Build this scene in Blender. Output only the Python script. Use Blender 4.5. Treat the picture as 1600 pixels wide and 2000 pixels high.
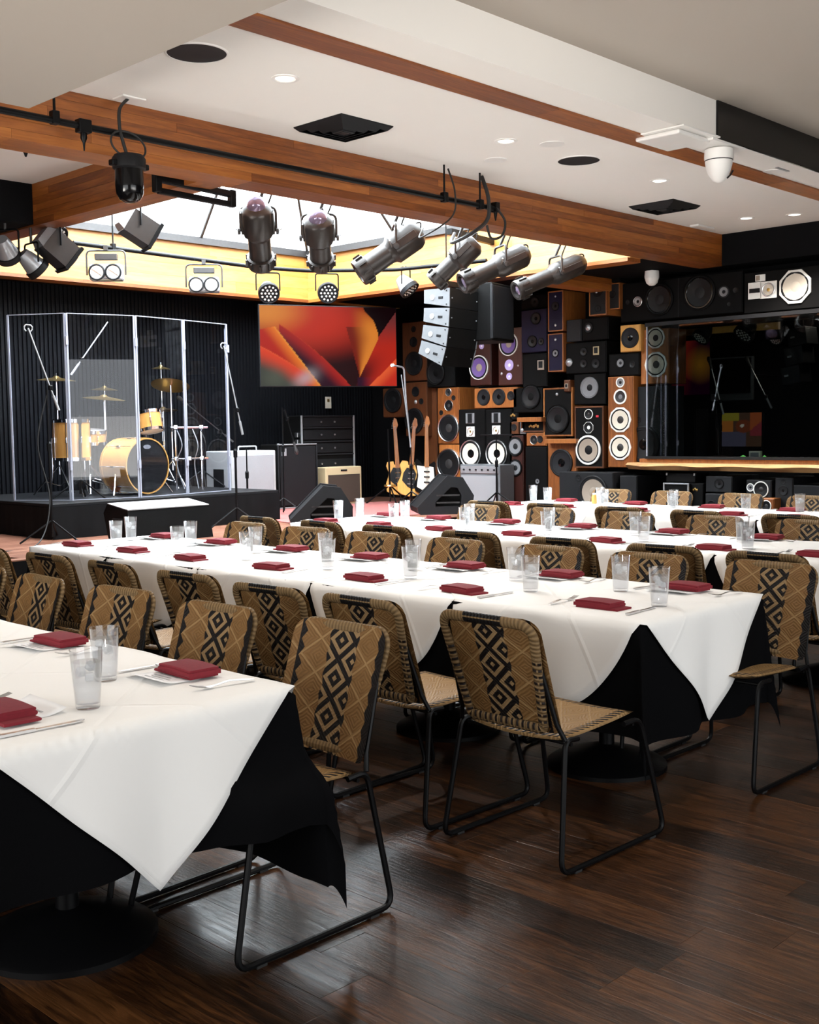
import bpy, bmesh, math, random
from mathutils import Vector, Matrix
R = math.radians
rng = random.Random(7)
for o in list(bpy.data.objects): bpy.data.objects.remove(o)
SC = bpy.context.scene
COL = SC.collection
# ------------------------------------------------------------------ camera
cd = bpy.data.cameras.new('camera'); cam = bpy.data.objects.new('camera', cd); COL.objects.link(cam)
FW = Vector((0.71520719, 0.69501469, -0.07371066)); RT = Vector((0.69606273, -0.71783277, -0.01458736)); UP = Vector((0.06305036, 0.04087426, 0.99717298))
cam.matrix_world = Matrix(((RT.x, UP.x, -FW.x, 0), (RT.y, UP.y, -FW.y, 0), (RT.z, UP.z, -FW.z, 1.5), (0, 0, 0, 1)))
cd.sensor_fit = 'HORIZONTAL'; cd.sensor_width = 36; cd.lens = 2239.26 * 36 / 1600; cd.clip_start = .05; cd.clip_end = 200
SC.camera = cam
# ------------------------------------------------------------------ world, daylight, exposure
SC.view_settings.view_transform = 'Standard'; SC.view_settings.look = 'None'
SC.view_settings.exposure = -0.06; SC.view_settings.gamma = 1.0; SC.view_settings.use_curve_mapping = False
w = bpy.data.worlds.new('sky'); SC.world = w; w.use_nodes = True
bg = w.node_tree.nodes['Background']; bg.inputs[0].default_value = (.93, .97, 1.0, 1); bg.inputs[1].default_value = 4.5
def area(name, loc, rot, sx, sy, power, color=(1, 1, 1), spread=180):
    l = bpy.data.lights.new(name, 'AREA'); l.shape = 'RECTANGLE'; l.size = sx; l.size_y = sy; l.energy = power; l.color = color
    l.spread = R(spread)
    o = bpy.data.objects.new(name, l); COL.objects.link(o); o.location = loc; o.rotation_euler = rot
    return o
# daylight falling through the roof glazing, and through the street windows behind the photographer
area('skylight_daylight', (7.4, 8.95, 5.3), (0, 0, 0), 4.8, 4.6, 3700, (.93, .97, 1.0))
# added fill lamps at the windows, aimed up to brighten the ceiling
area('street_ceiling_fill', (3.4, -2.9, 1.2), (R(90 + 19), 0, 0), 7.0, 1.3, 34, (1.0, .95, .88), 50)
area('side_ceiling_fill', (-2.9, 3.2, 1.2), (R(90 + 20), 0, R(-90)), 5.5, 1.2, 58, (1.0, .95, .88), 45)
area('street_window_daylight', (3.2, -2.9, 1.75), (R(90), 0, 0), 7.0, 2.6, 12, (1.0, .98, .95))
area('side_window_daylight', (-2.9, 2.6, 1.75), (R(90), 0, R(-90)), 6.0, 2.4, 80, (1.0, .95, .88))
# ------------------------------------------------------------------ helpers
def tag(o, label=None, cat=None, group=None, kind=None):
    if label: o['label'] = label
    if cat: o['category'] = cat
    if group: o['group'] = group
    if kind: o['kind'] = kind
    return o
def empty(name, loc=(0, 0, 0), rz=0.0, label=None, cat=None, group=None, parent=None):
    o = bpy.data.objects.new(name, None); COL.objects.link(o); o.location = loc; o.rotation_euler = (0, 0, rz); o.parent = parent
    o.empty_display_size = .05
    return tag(o, label, cat, group)
def obj(name, me, parent=None, loc=(0, 0, 0), rot=(0, 0, 0), scale=None, mat=None):
    o = bpy.data.objects.new(name, me); COL.objects.link(o); o.parent = parent; o.location = loc; o.rotation_euler = rot
    if scale is not None: o.scale = (scale,) * 3 if isinstance(scale, (int, float)) else scale
    return o
def copy_tree(o, parent=None):
    c = o.copy(); COL.objects.link(c); c.parent = parent
    for ch in [x for x in KIDS(o)]: copy_tree(ch, c)
    return c
def KIDS(o): return [x for x in bpy.data.objects if x.parent == o]
class MB:
    def __init__(s): s.v = []; s.f = []; s.uv = None
    def add(s, vs, fs):
        n = len(s.v); s.v += [tuple(v) for v in vs]; s.f += [tuple(i + n for i in f) for f in fs]; return s
    def box(s, x0, x1, y0, y1, z0, z1, b=0.0):
        if b <= 0:
            return s.add([(x0, y0, z0), (x1, y0, z0), (x1, y1, z0), (x0, y1, z0), (x0, y0, z1), (x1, y0, z1), (x1, y1, z1), (x0, y1, z1)],
                         [(0, 3, 2, 1), (4, 5, 6, 7), (0, 1, 5, 4), (1, 2, 6, 5), (2, 3, 7, 6), (3, 0, 4, 7)])
        bm = bmesh.new(); bmesh.ops.create_cube(bm, size=1)
        for v in bm.verts:
            v.co = Vector(((x0 + x1) / 2 + v.co.x * (x1 - x0), (y0 + y1) / 2 + v.co.y * (y1 - y0), (z0 + z1) / 2 + v.co.z * (z1 - z0)))
        bmesh.ops.bevel(bm, geom=bm.edges[:], offset=b, segments=2, affect='EDGES', profile=.5)
        bm.verts.index_update(); s.add([v.co for v in bm.verts], [[v.index for v in f.verts] for f in bm.faces]); bm.free(); return s
    def xbox(s, M, sx, sy, sz, b=0.0):
        t = MB().box(-sx / 2, sx / 2, -sy / 2, sy / 2, -sz / 2, sz / 2, b); return s.add([M @ Vector(v) for v in t.v], t.f)
    def join(s, t, M=None): return s.add([M @ Vector(v) for v in t.v] if M else t.v, t.f)
    def tube(s, pts, r, n=8, closed=False, cap=True):
        pts = [Vector(p) for p in pts]; m = len(pts); rs = r if isinstance(r, (list, tuple)) else [r] * m
        vs = []; up = None
        for i, p in enumerate(pts):
            a = pts[i - 1] if (i > 0 or closed) else p; c = pts[(i + 1) % m] if (i < m - 1 or closed) else p
            t = (c - a).normalized()
            if up is None: up = Vector((0, 0, 1)) if abs(t.z) < .9 else Vector((1, 0, 0))
            sd = t.cross(up)
            if sd.length < 1e-5: sd = t.orthogonal()
            sd.normalize(); up = sd.cross(t).normalized()
            for k in range(n):
                an = 2 * math.pi * k / n; vs.append(p + (sd * math.cos(an) + up * math.sin(an)) * rs[i])
        fs = []
        for i in range(m if closed else m - 1):
            j = (i + 1) % m
            for k in range(n): k2 = (k + 1) % n; fs.append((i * n + k, i * n + k2, j * n + k2, j * n + k))
        if cap and not closed: fs.append(tuple(range(n))[::-1]); fs.append(tuple((m - 1) * n + k for k in range(n)))
        return s.add(vs, fs)
    def lathe(s, prof, n=24, axis='z', M=None, sweep=1.0, cap=True):
        vs = []; fs = []; full = sweep >= 1.0; nn = n if full else n + 1
        for (r, h) in prof:
            for k in range(nn):
                a = 2 * math.pi * sweep * k / n; c, d = r * math.cos(a), r * math.sin(a)
                p = Vector((c, d, h)) if axis == 'z' else (Vector((h, c, d)) if axis == 'x' else Vector((d, h, c)))
                vs.append(M @ p if M else p)
        for i in range(len(prof) - 1):
            for k in range(n):
                k2 = (k + 1) % nn; fs.append((i * nn + k, i * nn + k2, (i + 1) * nn + k2, (i + 1) * nn + k))
        if full and cap:
            if prof[0][0] > 1e-6: fs.append(tuple(range(n))[::-1])
            if prof[-1][0] > 1e-6: fs.append(tuple((len(prof) - 1) * n + k for k in range(n)))
        return s.add(vs, fs)
    def prism(s, poly, d0, d1, axis='z', M=None):
        n = len(poly)
        def P(a, b, d): 
            v = Vector((a, b, d)) if axis == 'z' else (Vector((d, a, b)) if axis == 'x' else Vector((a, d, b))); return M @ v if M else v
        return s.add([P(a, b, d0) for a, b in poly] + [P(a, b, d1) for a, b in poly],
                     [tuple(range(n))[::-1], tuple(range(n, 2 * n))] + [(i, (i + 1) % n, n + (i + 1) % n, n + i) for i in range(n)])
    def grid(s, fn, nu, nv):
        vs = [fn(i / nu, j / nv) for j in range(nv + 1) for i in range(nu + 1)]
        return s.add(vs, [(j * (nu + 1) + i, j * (nu + 1) + i + 1, (j + 1) * (nu + 1) + i + 1, (j + 1) * (nu + 1) + i) for j in range(nv) for i in range(nu)])
    def mesh(s, name, mat=None, smooth=False, fix=True):
        me = bpy.data.meshes.new(name); me.from_pydata(s.v, [], s.f)
        if fix:
            bm = bmesh.new(); bm.from_mesh(me); bmesh.ops.recalc_face_normals(bm, faces=bm.faces[:]); bm.to_mesh(me); bm.free()
        if mat is not None:
            for m_ in (mat if isinstance(mat, (list, tuple)) else [mat]): me.materials.append(m_)
        if smooth:
            for p in me.polygons: p.use_smooth = True
            if smooth != 'all': me.set_sharp_from_angle(angle=R(38))
        me.update(); return me
    def build(s, name, mat, parent=None, smooth=False, loc=(0, 0, 0), rot=(0, 0, 0)): return obj(name, s.mesh(name, mat, smooth), parent, loc, rot)
def lookM(p, d, up=(0, 0, 1)):
    """matrix at p whose local x axis points along d"""
    x = Vector(d).normalized(); u = Vector(up)
    y = u.cross(x); y = y.normalized() if y.length > 1e-5 else x.orthogonal().normalized(); z = x.cross(y)
    return Matrix(((x.x, y.x, z.x, p[0]), (x.y, y.y, z.y, p[1]), (x.z, y.z, z.z, p[2]), (0, 0, 0, 1)))
def bez(pts, n=8):
    """smooth curve through points (Catmull-Rom)"""
    P = [Vector(p) for p in pts]; out = []
    for i in range(len(P) - 1):
        a, b, c, d = P[max(i - 1, 0)], P[i], P[i + 1], P[min(i + 2, len(P) - 1)]
        for k in range(n):
            t = k / n; out.append(.5 * ((2 * b) + (c - a) * t + (2 * a - 5 * b + 4 * c - d) * t * t + (3 * b - a - 3 * c + d) * t ** 3))
    return out + [P[-1]]
def rounded(pts, r, n=5):
    """polyline with rounded corners"""
    P = [Vector(p) for p in pts]; out = [P[0]]
    for i in range(1, len(P) - 1):
        a = (P[i - 1] - P[i]); b = (P[i + 1] - P[i]); ra = min(r, a.length * .45, b.length * .45)
        s, e = P[i] + a.normalized() * ra, P[i] + b.normalized() * ra
        for k in range(n + 1): t = k / n; out.append((1 - t) ** 2 * s + 2 * t * (1 - t) * P[i] + t * t * e)
    return out + [P[-1]]
def ordinal(i): return ['first', 'second', 'third', 'fourth', 'fifth', 'sixth', 'seventh', 'eighth', 'ninth', 'tenth', 'eleventh', 'twelfth'][i]
# ------------------------------------------------------------------ materials
class NT:
    def __init__(s, name):
        s.m = bpy.data.materials.new(name); s.m.use_nodes = True; s.t = s.m.node_tree; s.n = s.t.nodes; s.b = s.n['Principled BSDF']; s.l = s.t.links
    def node(s, ty, **kw):
        x = s.n.new(ty)
        for k, v in kw.items(): setattr(x, k, v)
        return x
    def link(s, a, b): s.l.new(a, b)
    def val(s, sock, v):
        if isinstance(v, bpy.types.NodeSocket): s.link(v, sock)
        elif isinstance(v, (tuple, list)): sock.default_value = (*v, 1) if len(v) == 3 and len(sock.default_value) == 4 else v
        else: sock.default_value = v
    def math(s, op, a, b=0.0, c=None):
        x = s.node('ShaderNodeMath', operation=op); s.val(x.inputs[0], a); s.val(x.inputs[1], b)
        if c is not None: s.val(x.inputs[2], c)
        return x.outputs[0]
    def mix(s, f, a, b, mode='MIX'):
        x = s.node('ShaderNodeMix', data_type='RGBA', blend_type=mode); s.val(x.inputs[0], f); s.val(x.inputs[6], a); s.val(x.inputs[7], b); return x.outputs[2]
    def coords(s, kind='Object', scale=(1, 1, 1), rot=(0, 0, 0), off=None):
        c = s.node('ShaderNodeTexCoord'); mp = s.node('ShaderNodeMapping'); mp.inputs['Scale'].default_value = scale; mp.inputs['Rotation'].default_value = rot
        s.link(c.outputs[kind], mp.inputs[0])
        if off is not None: s.link(off, mp.inputs['Location'])
        return mp.outputs[0]
    def noise(s, vec, scale=5, detail=3, rough=.5, dist=0):
        x = s.node('ShaderNodeTexNoise'); s.val(x.inputs['Vector'], vec); x.inputs['Scale'].default_value = scale; x.inputs['Detail'].default_value = detail
        x.inputs['Roughness'].default_value = rough; x.inputs['Distortion'].default_value = dist; return x.outputs['Fac']
    def ramp(s, f, stops):
        x = s.node('ShaderNodeValToRGB'); s.val(x.inputs[0], f); e = x.color_ramp.elements
        while len(e) < len(stops): e.new(.5)
        for i, (p, c) in enumerate(stops): e[i].position = p; e[i].color = (*c, 1)
        return x.outputs[0]
    def rand(s): return s.node('ShaderNodeObjectInfo').outputs['Random']
    def bump(s, h, strength=.2, dist=.01):
        x = s.node('ShaderNodeBump'); x.inputs['Strength'].default_value = strength; x.inputs['Distance'].default_value = dist; s.link(h, x.inputs['Height']); s.link(x.outputs[0], s.b.inputs['Normal'])
    def set(s, color=None, rough=None, metal=None, spec=None, **kw):
        if color is not None: s.val(s.b.inputs['Base Color'], color)
        if rough is not None: s.val(s.b.inputs['Roughness'], rough)
        if metal is not None: s.val(s.b.inputs['Metallic'], metal)
        if spec is not None: s.val(s.b.inputs['Specular IOR Level'], spec)
        for k, v in kw.items(): s.val(s.b.inputs[k], v)
        return s.m
def plain(name, c, rough=.5, metal=0.0, var=.0, spec=None, bump=0.0, nscale=30):
    t = NT(name)
    col = c
    if var > 0:
        f = t.noise(t.coords('Object'), nscale, 3); col = t.mix(f, tuple(x * (1 - var) for x in c), tuple(min(1, x * (1 + var)) for x in c))
        if bump: t.bump(f, bump, .004)
    return t.set(col, rough, metal, spec)
def wood(name, stops, axis='x', grain=1.0, rough=.45, var=.35, coat=0.0, bump=.15):
    """long grain along the axis; tone differs from board to board"""
    t = NT(name); rnd = t.rand()
    sc = {'x': (1.2, 14, 14), 'y': (14, 1.2, 14), 'z': (14, 14, 1.2)}[axis]
    off = t.node('ShaderNodeCombineXYZ'); k = t.math('MULTIPLY', rnd, 37.0); t.link(k, off.inputs[0]); t.link(k, off.inputs[1]); t.link(k, off.inputs[2])
    v = t.coords('Object', tuple(x * grain for x in sc), off=off.outputs[0])
    f = t.noise(v, 1.6, 6, .62, 1.2); g = t.noise(v, 9, 3, .5, .3)
    f2 = t.math('ADD', t.math('MULTIPLY', f, .75), t.math('MULTIPLY', g, .25))
    f3 = t.math('ADD', f2, t.math('MULTIPLY', t.math('SUBTRACT', rnd, .5), var))
    t.bump(f2, bump, .003)
    return t.set(t.ramp(f3, stops), rough, 0, None, **({'Coat Weight': coat, 'Coat Roughness': .15} if coat else {}))
M = {}
M['black'] = plain('black_paint', (.008, .008, .009), .55, spec=.2)
M['black_gloss'] = plain('black_gloss', (.003, .003, .0035), .14, spec=.3)
M['black_metal'] = plain('black_powder_coated_metal', (.002, .002, .0024), .42, .0, spec=.16)
M['rubber'] = plain('black_rubber', (.01, .01, .01), .7)
M['charcoal'] = plain('charcoal_metal', (.055, .052, .052), .4, .55, .15)
M['steel'] = plain('brushed_steel', (.62, .62, .63), .28, 1.0, .06)
M['chrome'] = plain('chrome', (.8, .8, .82), .12, 1.0)
M['silver'] = plain('silver_paint', (.40, .41, .43), .35, .6)
M['amp_white'] = plain('aged_white_vinyl', (.34, .34, .34), .6, 0, .06)
M['white_plastic'] = plain('white_plastic', (.78, .76, .73), .4)
M['grey_box'] = plain('grey_painted_cabinet', (.115, .12, .128), .45, 0, .08)
M['dark_grey'] = plain('dark_grey_cabinet', (.014, .0143, .016), .5, 0, .1, spec=.2)
M['soft_black'] = plain('black_cabinet_vinyl', (.0032, .003, .003), .6, 0, .3, spec=.1, bump=.2, nscale=160)
M['brass'] = plain('bronze_cymbal', (.62, .44, .18), .28, 1.0, .1)
M['gold'] = plain('gold_trim', (.75, .52, .18), .3, 1.0)
M['cream'] = plain('cream_cone', (.66, .59, .49), .6, 0, .06)
M['white_ring'] = plain('white_basket_ring', (.85, .84, .80), .4)
M['tan_cone'] = plain('tan_paper_cone', (.30, .24, .19), .7, 0, .12)
M['grey_cone'] = plain('grey_paper_cone', (.17, .17, .18), .6, 0, .1)
M['purple_cone'] = plain('purple_cone', (.13, .07, .25), .5, 0, .1)
M['lilac'] = plain('lilac_dome', (.45, .36, .66), .3)
M['black_cone'] = plain('black_paper_cone', (.006, .006, .007), .42, 0, .2, spec=.35)
M['red_dot'] = plain('red_badge', (.6, .03, .05), .4)
M['maroon'] = plain('maroon_napkin_cloth', (.165, .0045, .013), .85, 0, .18, bump=.15, nscale=90)
M['paper'] = plain('white_menu_card', (.82, .82, .83), .6)
M['ink'] = plain('grey_print', (.45, .45, .46), .7)
ORANGE = [(.0, (.05, .013, .003)), (.35, (.19, .056, .012)), (.6, (.34, .115, .026)), (1.0, (.50, .20, .052))]
M['beam'] = wood('douglas_fir_beam', [(.0, (.045, .010, .002)), (.35, (.17, .045, .008)), (.6, (.32, .098, .017)), (1.0, (.52, .19, .038))], 'x', .8, .42)
M['beam_y'] = wood('douglas_fir_beam_across', [(.0, (.045, .010, .002)), (.35, (.17, .045, .008)), (.6, (.32, .098, .017)), (1.0, (.52, .19, .038))], 'y', .8, .42)
M['curb'] = wood('skylit_pale_curb', [(.0, (.22, .075, .012)), (.4, (.44, .19, .040)), (.65, (.57, .28, .072)), (1.0, (.68, .38, .12))], 'x', .8, .4)  # beam wood made paler: the strong skylight is put into the colour
M['curb_y'] = wood('skylit_pale_curb_across', [(.0, (.22, .075, .012)), (.4, (.44, .19, .040)), (.65, (.57, .28, .072)), (1.0, (.68, .38, .12))], 'y', .8, .4)
M['cab_orange'] = wood('orange_veneer', ORANGE, 'z', 1.6, .4, .3)
M['cab_walnut'] = wood('walnut_veneer', [(.0, (.02, .006, .002)), (.4, (.075, .023, .007)), (.7, (.13, .042, .013)), (1, (.18, .065, .022))], 'z', 1.6, .4, .3)
M['cab_red'] = wood('rosewood_veneer', [(.0, (.010, .003, .002)), (.5, (.036, .008, .005)), (1, (.065, .016, .009))], 'z', 1.6, .4, .2)
M['cab_yellow'] = wood('pale_birch_veneer', [(.0, (.35, .15, .03)), (.5, (.55, .27, .06)), (1, (.68, .38, .11))], 'z', 1.4, .4, .15)
M['slab'] = wood('live_edge_slab', [(.0, (.16, .07, .025)), (.4, (.42, .22, .09)), (.65, (.58, .34, .15)), (1, (.70, .45, .22))], 'y', .7, .4, .1)
M['drum'] = wood('honey_maple_shell', [(.0, (.28, .11, .02)), (.45, (.52, .25, .06)), (1, (.70, .40, .13))], 'z', 1.2, .15, .1, .5)
M['plank'] = wood('dark_stained_plank', [(.15, (.003, .0014, .0007)), (.38, (.010, .0042, .0017)), (.5, (.034, .0125, .0042)), (.62, (.082, .031, .0095)), (.8, (.16, .066, .022))], 'y', 2.1, .29, .22, 0, .8)
M['plank'].node_tree.nodes['Principled BSDF'].inputs['Specular IOR Level'].default_value = .5
M['stage_plank'] = wood('reddish_stage_plank', [(.0, (.10, .035, .022)), (.5, (.22, .095, .060)), (1.0, (.36, .18, .12))], 'x', .55, .3, .3)
M['ceiling'] = plain('matte_white_ceiling', (.80, .765, .72), .9, 0, .012, nscale=3)
M['taupe'] = plain('taupe_ceiling', (.40, .355, .305), .9, 0, .012, nscale=3)  # darker tone for the raised ceiling and soffit
M['blackwall'] = plain('matte_black_wall', (.004, .004, .0045), .8, spec=.06)
M['ribwall'] = plain('black_ribbed_acoustic_wall', (.0042, .0046, .006), .55, spec=.1)
M['wall_tan'] = plain('tan_painted_wall', (.34, .30, .26), .85)
M['skirt'] = plain('black_stage_skirt', (.004, .004, .0045), .75, 0, .3, spec=.12, nscale=8)
M['red_rug'] = plain('faded_red_rug', (.30, .09, .08), .95, 0, .3, bump=.3, nscale=60)
def cloth(name, c, rough=.9, spec=.25):
    t = NT(name); v = t.coords('Object'); a = t.noise(v, 420, 2); b = t.noise(v, 6, 3)
    h = t.math('ADD', t.math('MULTIPLY', a, .15), b); t.bump(h, .12, .012)
    return t.set(c, rough, 0, spec)
def linen():
    t = NT('white_table_linen'); uv = t.node('ShaderNodeUVMap'); uv.uv_map = 'UVMap'; sp = t.node('ShaderNodeSeparateXYZ'); t.link(uv.outputs[0], sp.inputs[0]); h = None
    for s_ in (sp.outputs[0], sp.outputs[1]):      # pressed fold lines and a stitched hem
        f = t.math('ABSOLUTE', t.math('SUBTRACT', t.math('FRACT', t.math('MULTIPLY_ADD', s_, 3.0, .5)), .5)); g = t.math('SUBTRACT', 1.0, t.math('MINIMUM', t.math('MULTIPLY', f, 34.0), 1.0))
        e = t.math('GREATER_THAN', t.math('ABSOLUTE', t.math('SUBTRACT', s_, .5)), .488); g = t.math('ADD', g, t.math('MULTIPLY', e, .5)); h = g if h is None else t.math('ADD', h, g)
    v = t.coords('Object'); h = t.math('ADD', h, t.math('MULTIPLY', t.noise(v, 7, 3), 1.2)); t.bump(h, .35, .006); return t.set((.83, .82, .80), .9, 0, .2)
M['linen'] = linen(); M['black_linen'] = cloth('black_table_linen', (.003, .003, .0035), .95, .04)
def glassy(name, tint=(1, 1, 1), rough=0.0, refl=.08, alpha=.93):
    """thin clear sheet: mostly lets light straight through, with a fresnel reflection"""
    t = NT(name); n = t.n; out = n['Material Output']; tr = t.node('ShaderNodeBsdfTransparent'); tr.inputs[0].default_value = (*[x * alpha for x in tint], 1)
    gl = t.node('ShaderNodeBsdfGlossy'); gl.inputs['Roughness'].default_value = rough; lw = t.node('ShaderNodeLayerWeight'); lw.inputs[0].default_value = .5
    mx = t.node('ShaderNodeMixShader'); f = t.math('MULTIPLY_ADD', t.math('POWER', lw.outputs['Facing'], 5.0), 1 - refl, refl)
    t.link(f, mx.inputs[0]); t.link(tr.outputs[0], mx.inputs[1]); t.link(gl.outputs[0], mx.inputs[2]); t.link(mx.outputs[0], out.inputs[0]); n.remove(t.b)
    return t.m
M['acrylic'] = glassy('clear_acrylic', (.96, .97, 1), 0, .022, .965)
M['acrylic_edge'] = plain('frosted_acrylic_edge', (.30, .31, .37), .25)
M['window_glass'] = glassy('control_room_glass', (.8, .85, .85), 0, .07, .75)
M['drinking_glass'] = glassy('drinking_glass', (.985, .99, 1), .02, .09, .985)
M['water'] = glassy('water', (.97, .985, .99), .0, .05, .975)
M['water'] = plain('iced_water', (.86, .89, .91), .08); M['water'].node_tree.nodes['Principled BSDF'].inputs['Alpha'].default_value = .20
M['ice'] = plain('ice_cube', (.85, .88, .9), .15); M['ice'].node_tree.nodes['Principled BSDF'].inputs['Alpha'].default_value = .4
M['drum_head'] = plain('white_drum_head', (.72, .71, .69), .5)
M['kick_head'] = plain('black_kick_head', (.012, .012, .013), .18)
def emis(name, c, s):
    t = NT(name); return t.set((0, 0, 0), .5, 0, None, **{'Emission Color': c, 'Emission Strength': s})
M['lamp'] = emis('lit_downlight_lens', (1, .93, .82), 3.0)
M['green_led'] = emis('green_led', (.25, .9, .2), 1.2)
def frosted():
    t = NT('frosted_roof_glass'); n = t.n; out = n['Material Output']; tr = t.node('ShaderNodeBsdfTransparent'); tr.inputs[0].default_value = (.84, .86, .87, 1)
    tl = t.node('ShaderNodeBsdfTranslucent'); tl.inputs[0].default_value = (.8, .84, .86, 1); gl = t.node('ShaderNodeBsdfGlossy'); gl.inputs['Roughness'].default_value = .1
    m1 = t.node('ShaderNodeMixShader'); m1.inputs[0].default_value = .35; t.link(tr.outputs[0], m1.inputs[1]); t.link(tl.outputs[0], m1.inputs[2])
    m2 = t.node('ShaderNodeMixShader'); m2.inputs[0].default_value = .05; t.link(m1.outputs[0], m2.inputs[1]); t.link(gl.outputs[0], m2.inputs[2]); t.link(m2.outputs[0], out.inputs[0]); n.remove(t.b); return t.m
M['roof_glass'] = frosted()
# woven rattan: a band of stepped black-and-straw diamonds between tan panels of raised lozenges
def weave(name, kind):
    t = NT(name); uv = t.node('ShaderNodeUVMap'); uv.uv_map = 'UVMap'; sp = t.node('ShaderNodeSeparateXYZ'); t.link(uv.outputs[0], sp.inputs[0]); u, v = sp.outputs[0], sp.outputs[1]
    def lozenge(su, sv, ou=0.0, ov=0.0):
        a = t.math('ADD', t.math('ADD', t.math('MULTIPLY', u, su), ou), t.math('ADD', t.math('MULTIPLY', v, sv), ov))
        b = t.math('SUBTRACT', t.math('ADD', t.math('MULTIPLY', u, su), ou), t.math('ADD', t.math('MULTIPLY', v, sv), ov))
        fa = t.math('MULTIPLY', t.math('ABSOLUTE', t.math('SUBTRACT', t.math('FRACT', a), .5)), 2.0); fb = t.math('MULTIPLY', t.math('ABSOLUTE', t.math('SUBTRACT', t.math('FRACT', b), .5)), 2.0)
        return t.math('MAXIMUM', fa, fb)
    fine = t.noise(t.coords('UV', (90, 60, 1)), 6, 2); big = t.noise(t.coords('UV', (4, 5, 1)), 1.5, 2)
    straw = t.mix(fine, (.17, .105, .048), (.27, .175, .085)); tan0 = t.mix(big, (.10, .048, .014), (.17, .085, .028)); dark = (.0045, .003, .0028)
    side = lozenge(2.6, 3.4, .1, .0); rings = t.math('SINE', t.math('MULTIPLY', t.math('ADD', side, t.math('MULTIPLY', t.noise(t.coords('UV', (7, 7, 1)), 1.0, 2), .5)), 26.0)); tan1 = t.mix(t.math('MULTIPLY_ADD', rings, .13, .18), tan0, (.24, .14, .055))
    tan2 = t.mix(t.math('MULTIPLY', t.math('GREATER_THAN', side, .92), .6), tan1, (.30, .19, .085))
    if kind == 'seat':
        tick = t.math('GREATER_THAN', t.math('SINE', t.math('MULTIPLY', t.math('ADD', u, v), 95.0)), -.1)
        eu = t.math('MAXIMUM', t.math('ABSOLUTE', t.math('SUBTRACT', u, .5)), t.math('ABSOLUTE', t.math('SUBTRACT', v, .5)))
        edge = t.math('MULTIPLY', t.math('MULTIPLY', t.math('GREATER_THAN', eu, .385), t.math('LESS_THAN', eu, .46)), tick)
        tanS = t.mix(.55, tan2, (.36, .22, .09)); col = t.mix(edge, tanS, dark); t.bump(rings, .35, .004); return t.set(col, .6, 0, .25)
    d = lozenge(2.95, 3.1, .02, .25)
    ring = t.math('MULTIPLY', t.math('LESS_THAN', d, .80), t.math('GREATER_THAN', d, .50)); dot = t.math('LESS_THAN', d, .17)
    m = t.math('MAXIMUM', ring, dot); center = t.mix(m, dark, straw)
    wob = t.math('MULTIPLY', t.math('PINGPONG', t.math('MULTIPLY', v, 12.0), 1.0), .022)
    band = t.math('LESS_THAN', t.math('SUBTRACT', t.math('ABSOLUTE', t.math('SUBTRACT', u, .47)), wob), .155)
    col = t.mix(band, tan2, center)
    if kind == 'front':
        zig = t.math('MULTIPLY', t.math('PINGPONG', t.math('MULTIPLY', v, 14.0), 1.0), .05)
        strip = t.math('MULTIPLY', t.math('GREATER_THAN', u, t.math('SUBTRACT', .945, zig)), t.math('LESS_THAN', u, .965)); col = t.mix(strip, col, dark)
        s2 = t.math('LESS_THAN', u, t.math('MULTIPLY_ADD', zig, .6, .028)); col = t.mix(s2, col, dark)
    t.bump(t.math('ADD', rings, t.math('MULTIPLY', m, 1.5)), .3, .004)
    return t.set(col, .6, 0, .2)
M['weave_front'] = weave('woven_rattan_front', 'front'); M['weave_rear'] = weave('woven_rattan_rear', 'rear'); M['weave_seat'] = weave('woven_rattan_seat', 'seat')
def rope(name):
    t = NT(name); uv = t.node('ShaderNodeUVMap'); uv.uv_map = 'UVMap'; sp = t.node('ShaderNodeSeparateXYZ'); t.link(uv.outputs[0], sp.inputs[0]); u, v = sp.outputs[0], sp.outputs[1]
    # u runs along the rim (metres), v around it
    s = t.math('SINE', t.math('MULTIPLY', u, 420.0)); c0 = t.mix(t.math('MULTIPLY_ADD', s, .4, .5), (.10, .06, .026), (.21, .135, .062))
    tk = t.math('MULTIPLY', t.math('GREATER_THAN', t.math('SINE', t.math('MULTIPLY', u, 260.0)), .25), t.math('GREATER_THAN', t.math('ABSOLUTE', t.math('SUBTRACT', v, .5)), .26))
    side = t.math('GREATER_THAN', t.math('ABSOLUTE', u), .30); c1 = t.mix(t.math('MULTIPLY', tk, side), c0, (.012, .008, .007))
    c2 = t.mix(t.math('MULTIPLY', t.math('LESS_THAN', t.math('ABSOLUTE', u), .085), t.math('GREATER_THAN', t.math('ABSOLUTE', t.math('SUBTRACT', v, .5)), .2)), c1, (.004, .0035, .0035)); t.bump(s, .5, .003); return t.set(c2, .6, 0, .2)
M['rope'] = rope('wrapped_rope_rim')
# ================================================================== the room
def struct(name, mb, mat, parent=None, smooth=False):
    o = mb.build(name, mat, parent, smooth)
    if parent is None: o['kind'] = 'structure'
    return o
fl = struct('floor', MB().box(-3, 15, -3, 12.4, -.06, -.013), M['plank'])
def plank_mesh(name, lx, ly, t, mat, b=.0009):
    return MB().box(-lx / 2, lx / 2, -ly / 2, ly / 2, -t, 0, b).mesh(name, mat)
PW = .178
plank_len = [1.22, 1.42, 1.02]
pm = [plank_mesh('plank', PW - .0005, L_, .012, M['plank']) for L_ in plank_len]
n_planks = 0
for i in range(37):
    x = .85 + PW * (i + .5); y = -.2 - rng.random() * 1.2
    while y < 5.9 and n_planks < 300:
        k = rng.randrange(3); L_ = plank_len[k]
        if y + L_ > .3:
            obj('plank', pm[k], fl, (x, y + L_ / 2, rng.uniform(-.0006, .0006))); n_planks += 1
        y += L_ + .0005
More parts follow.
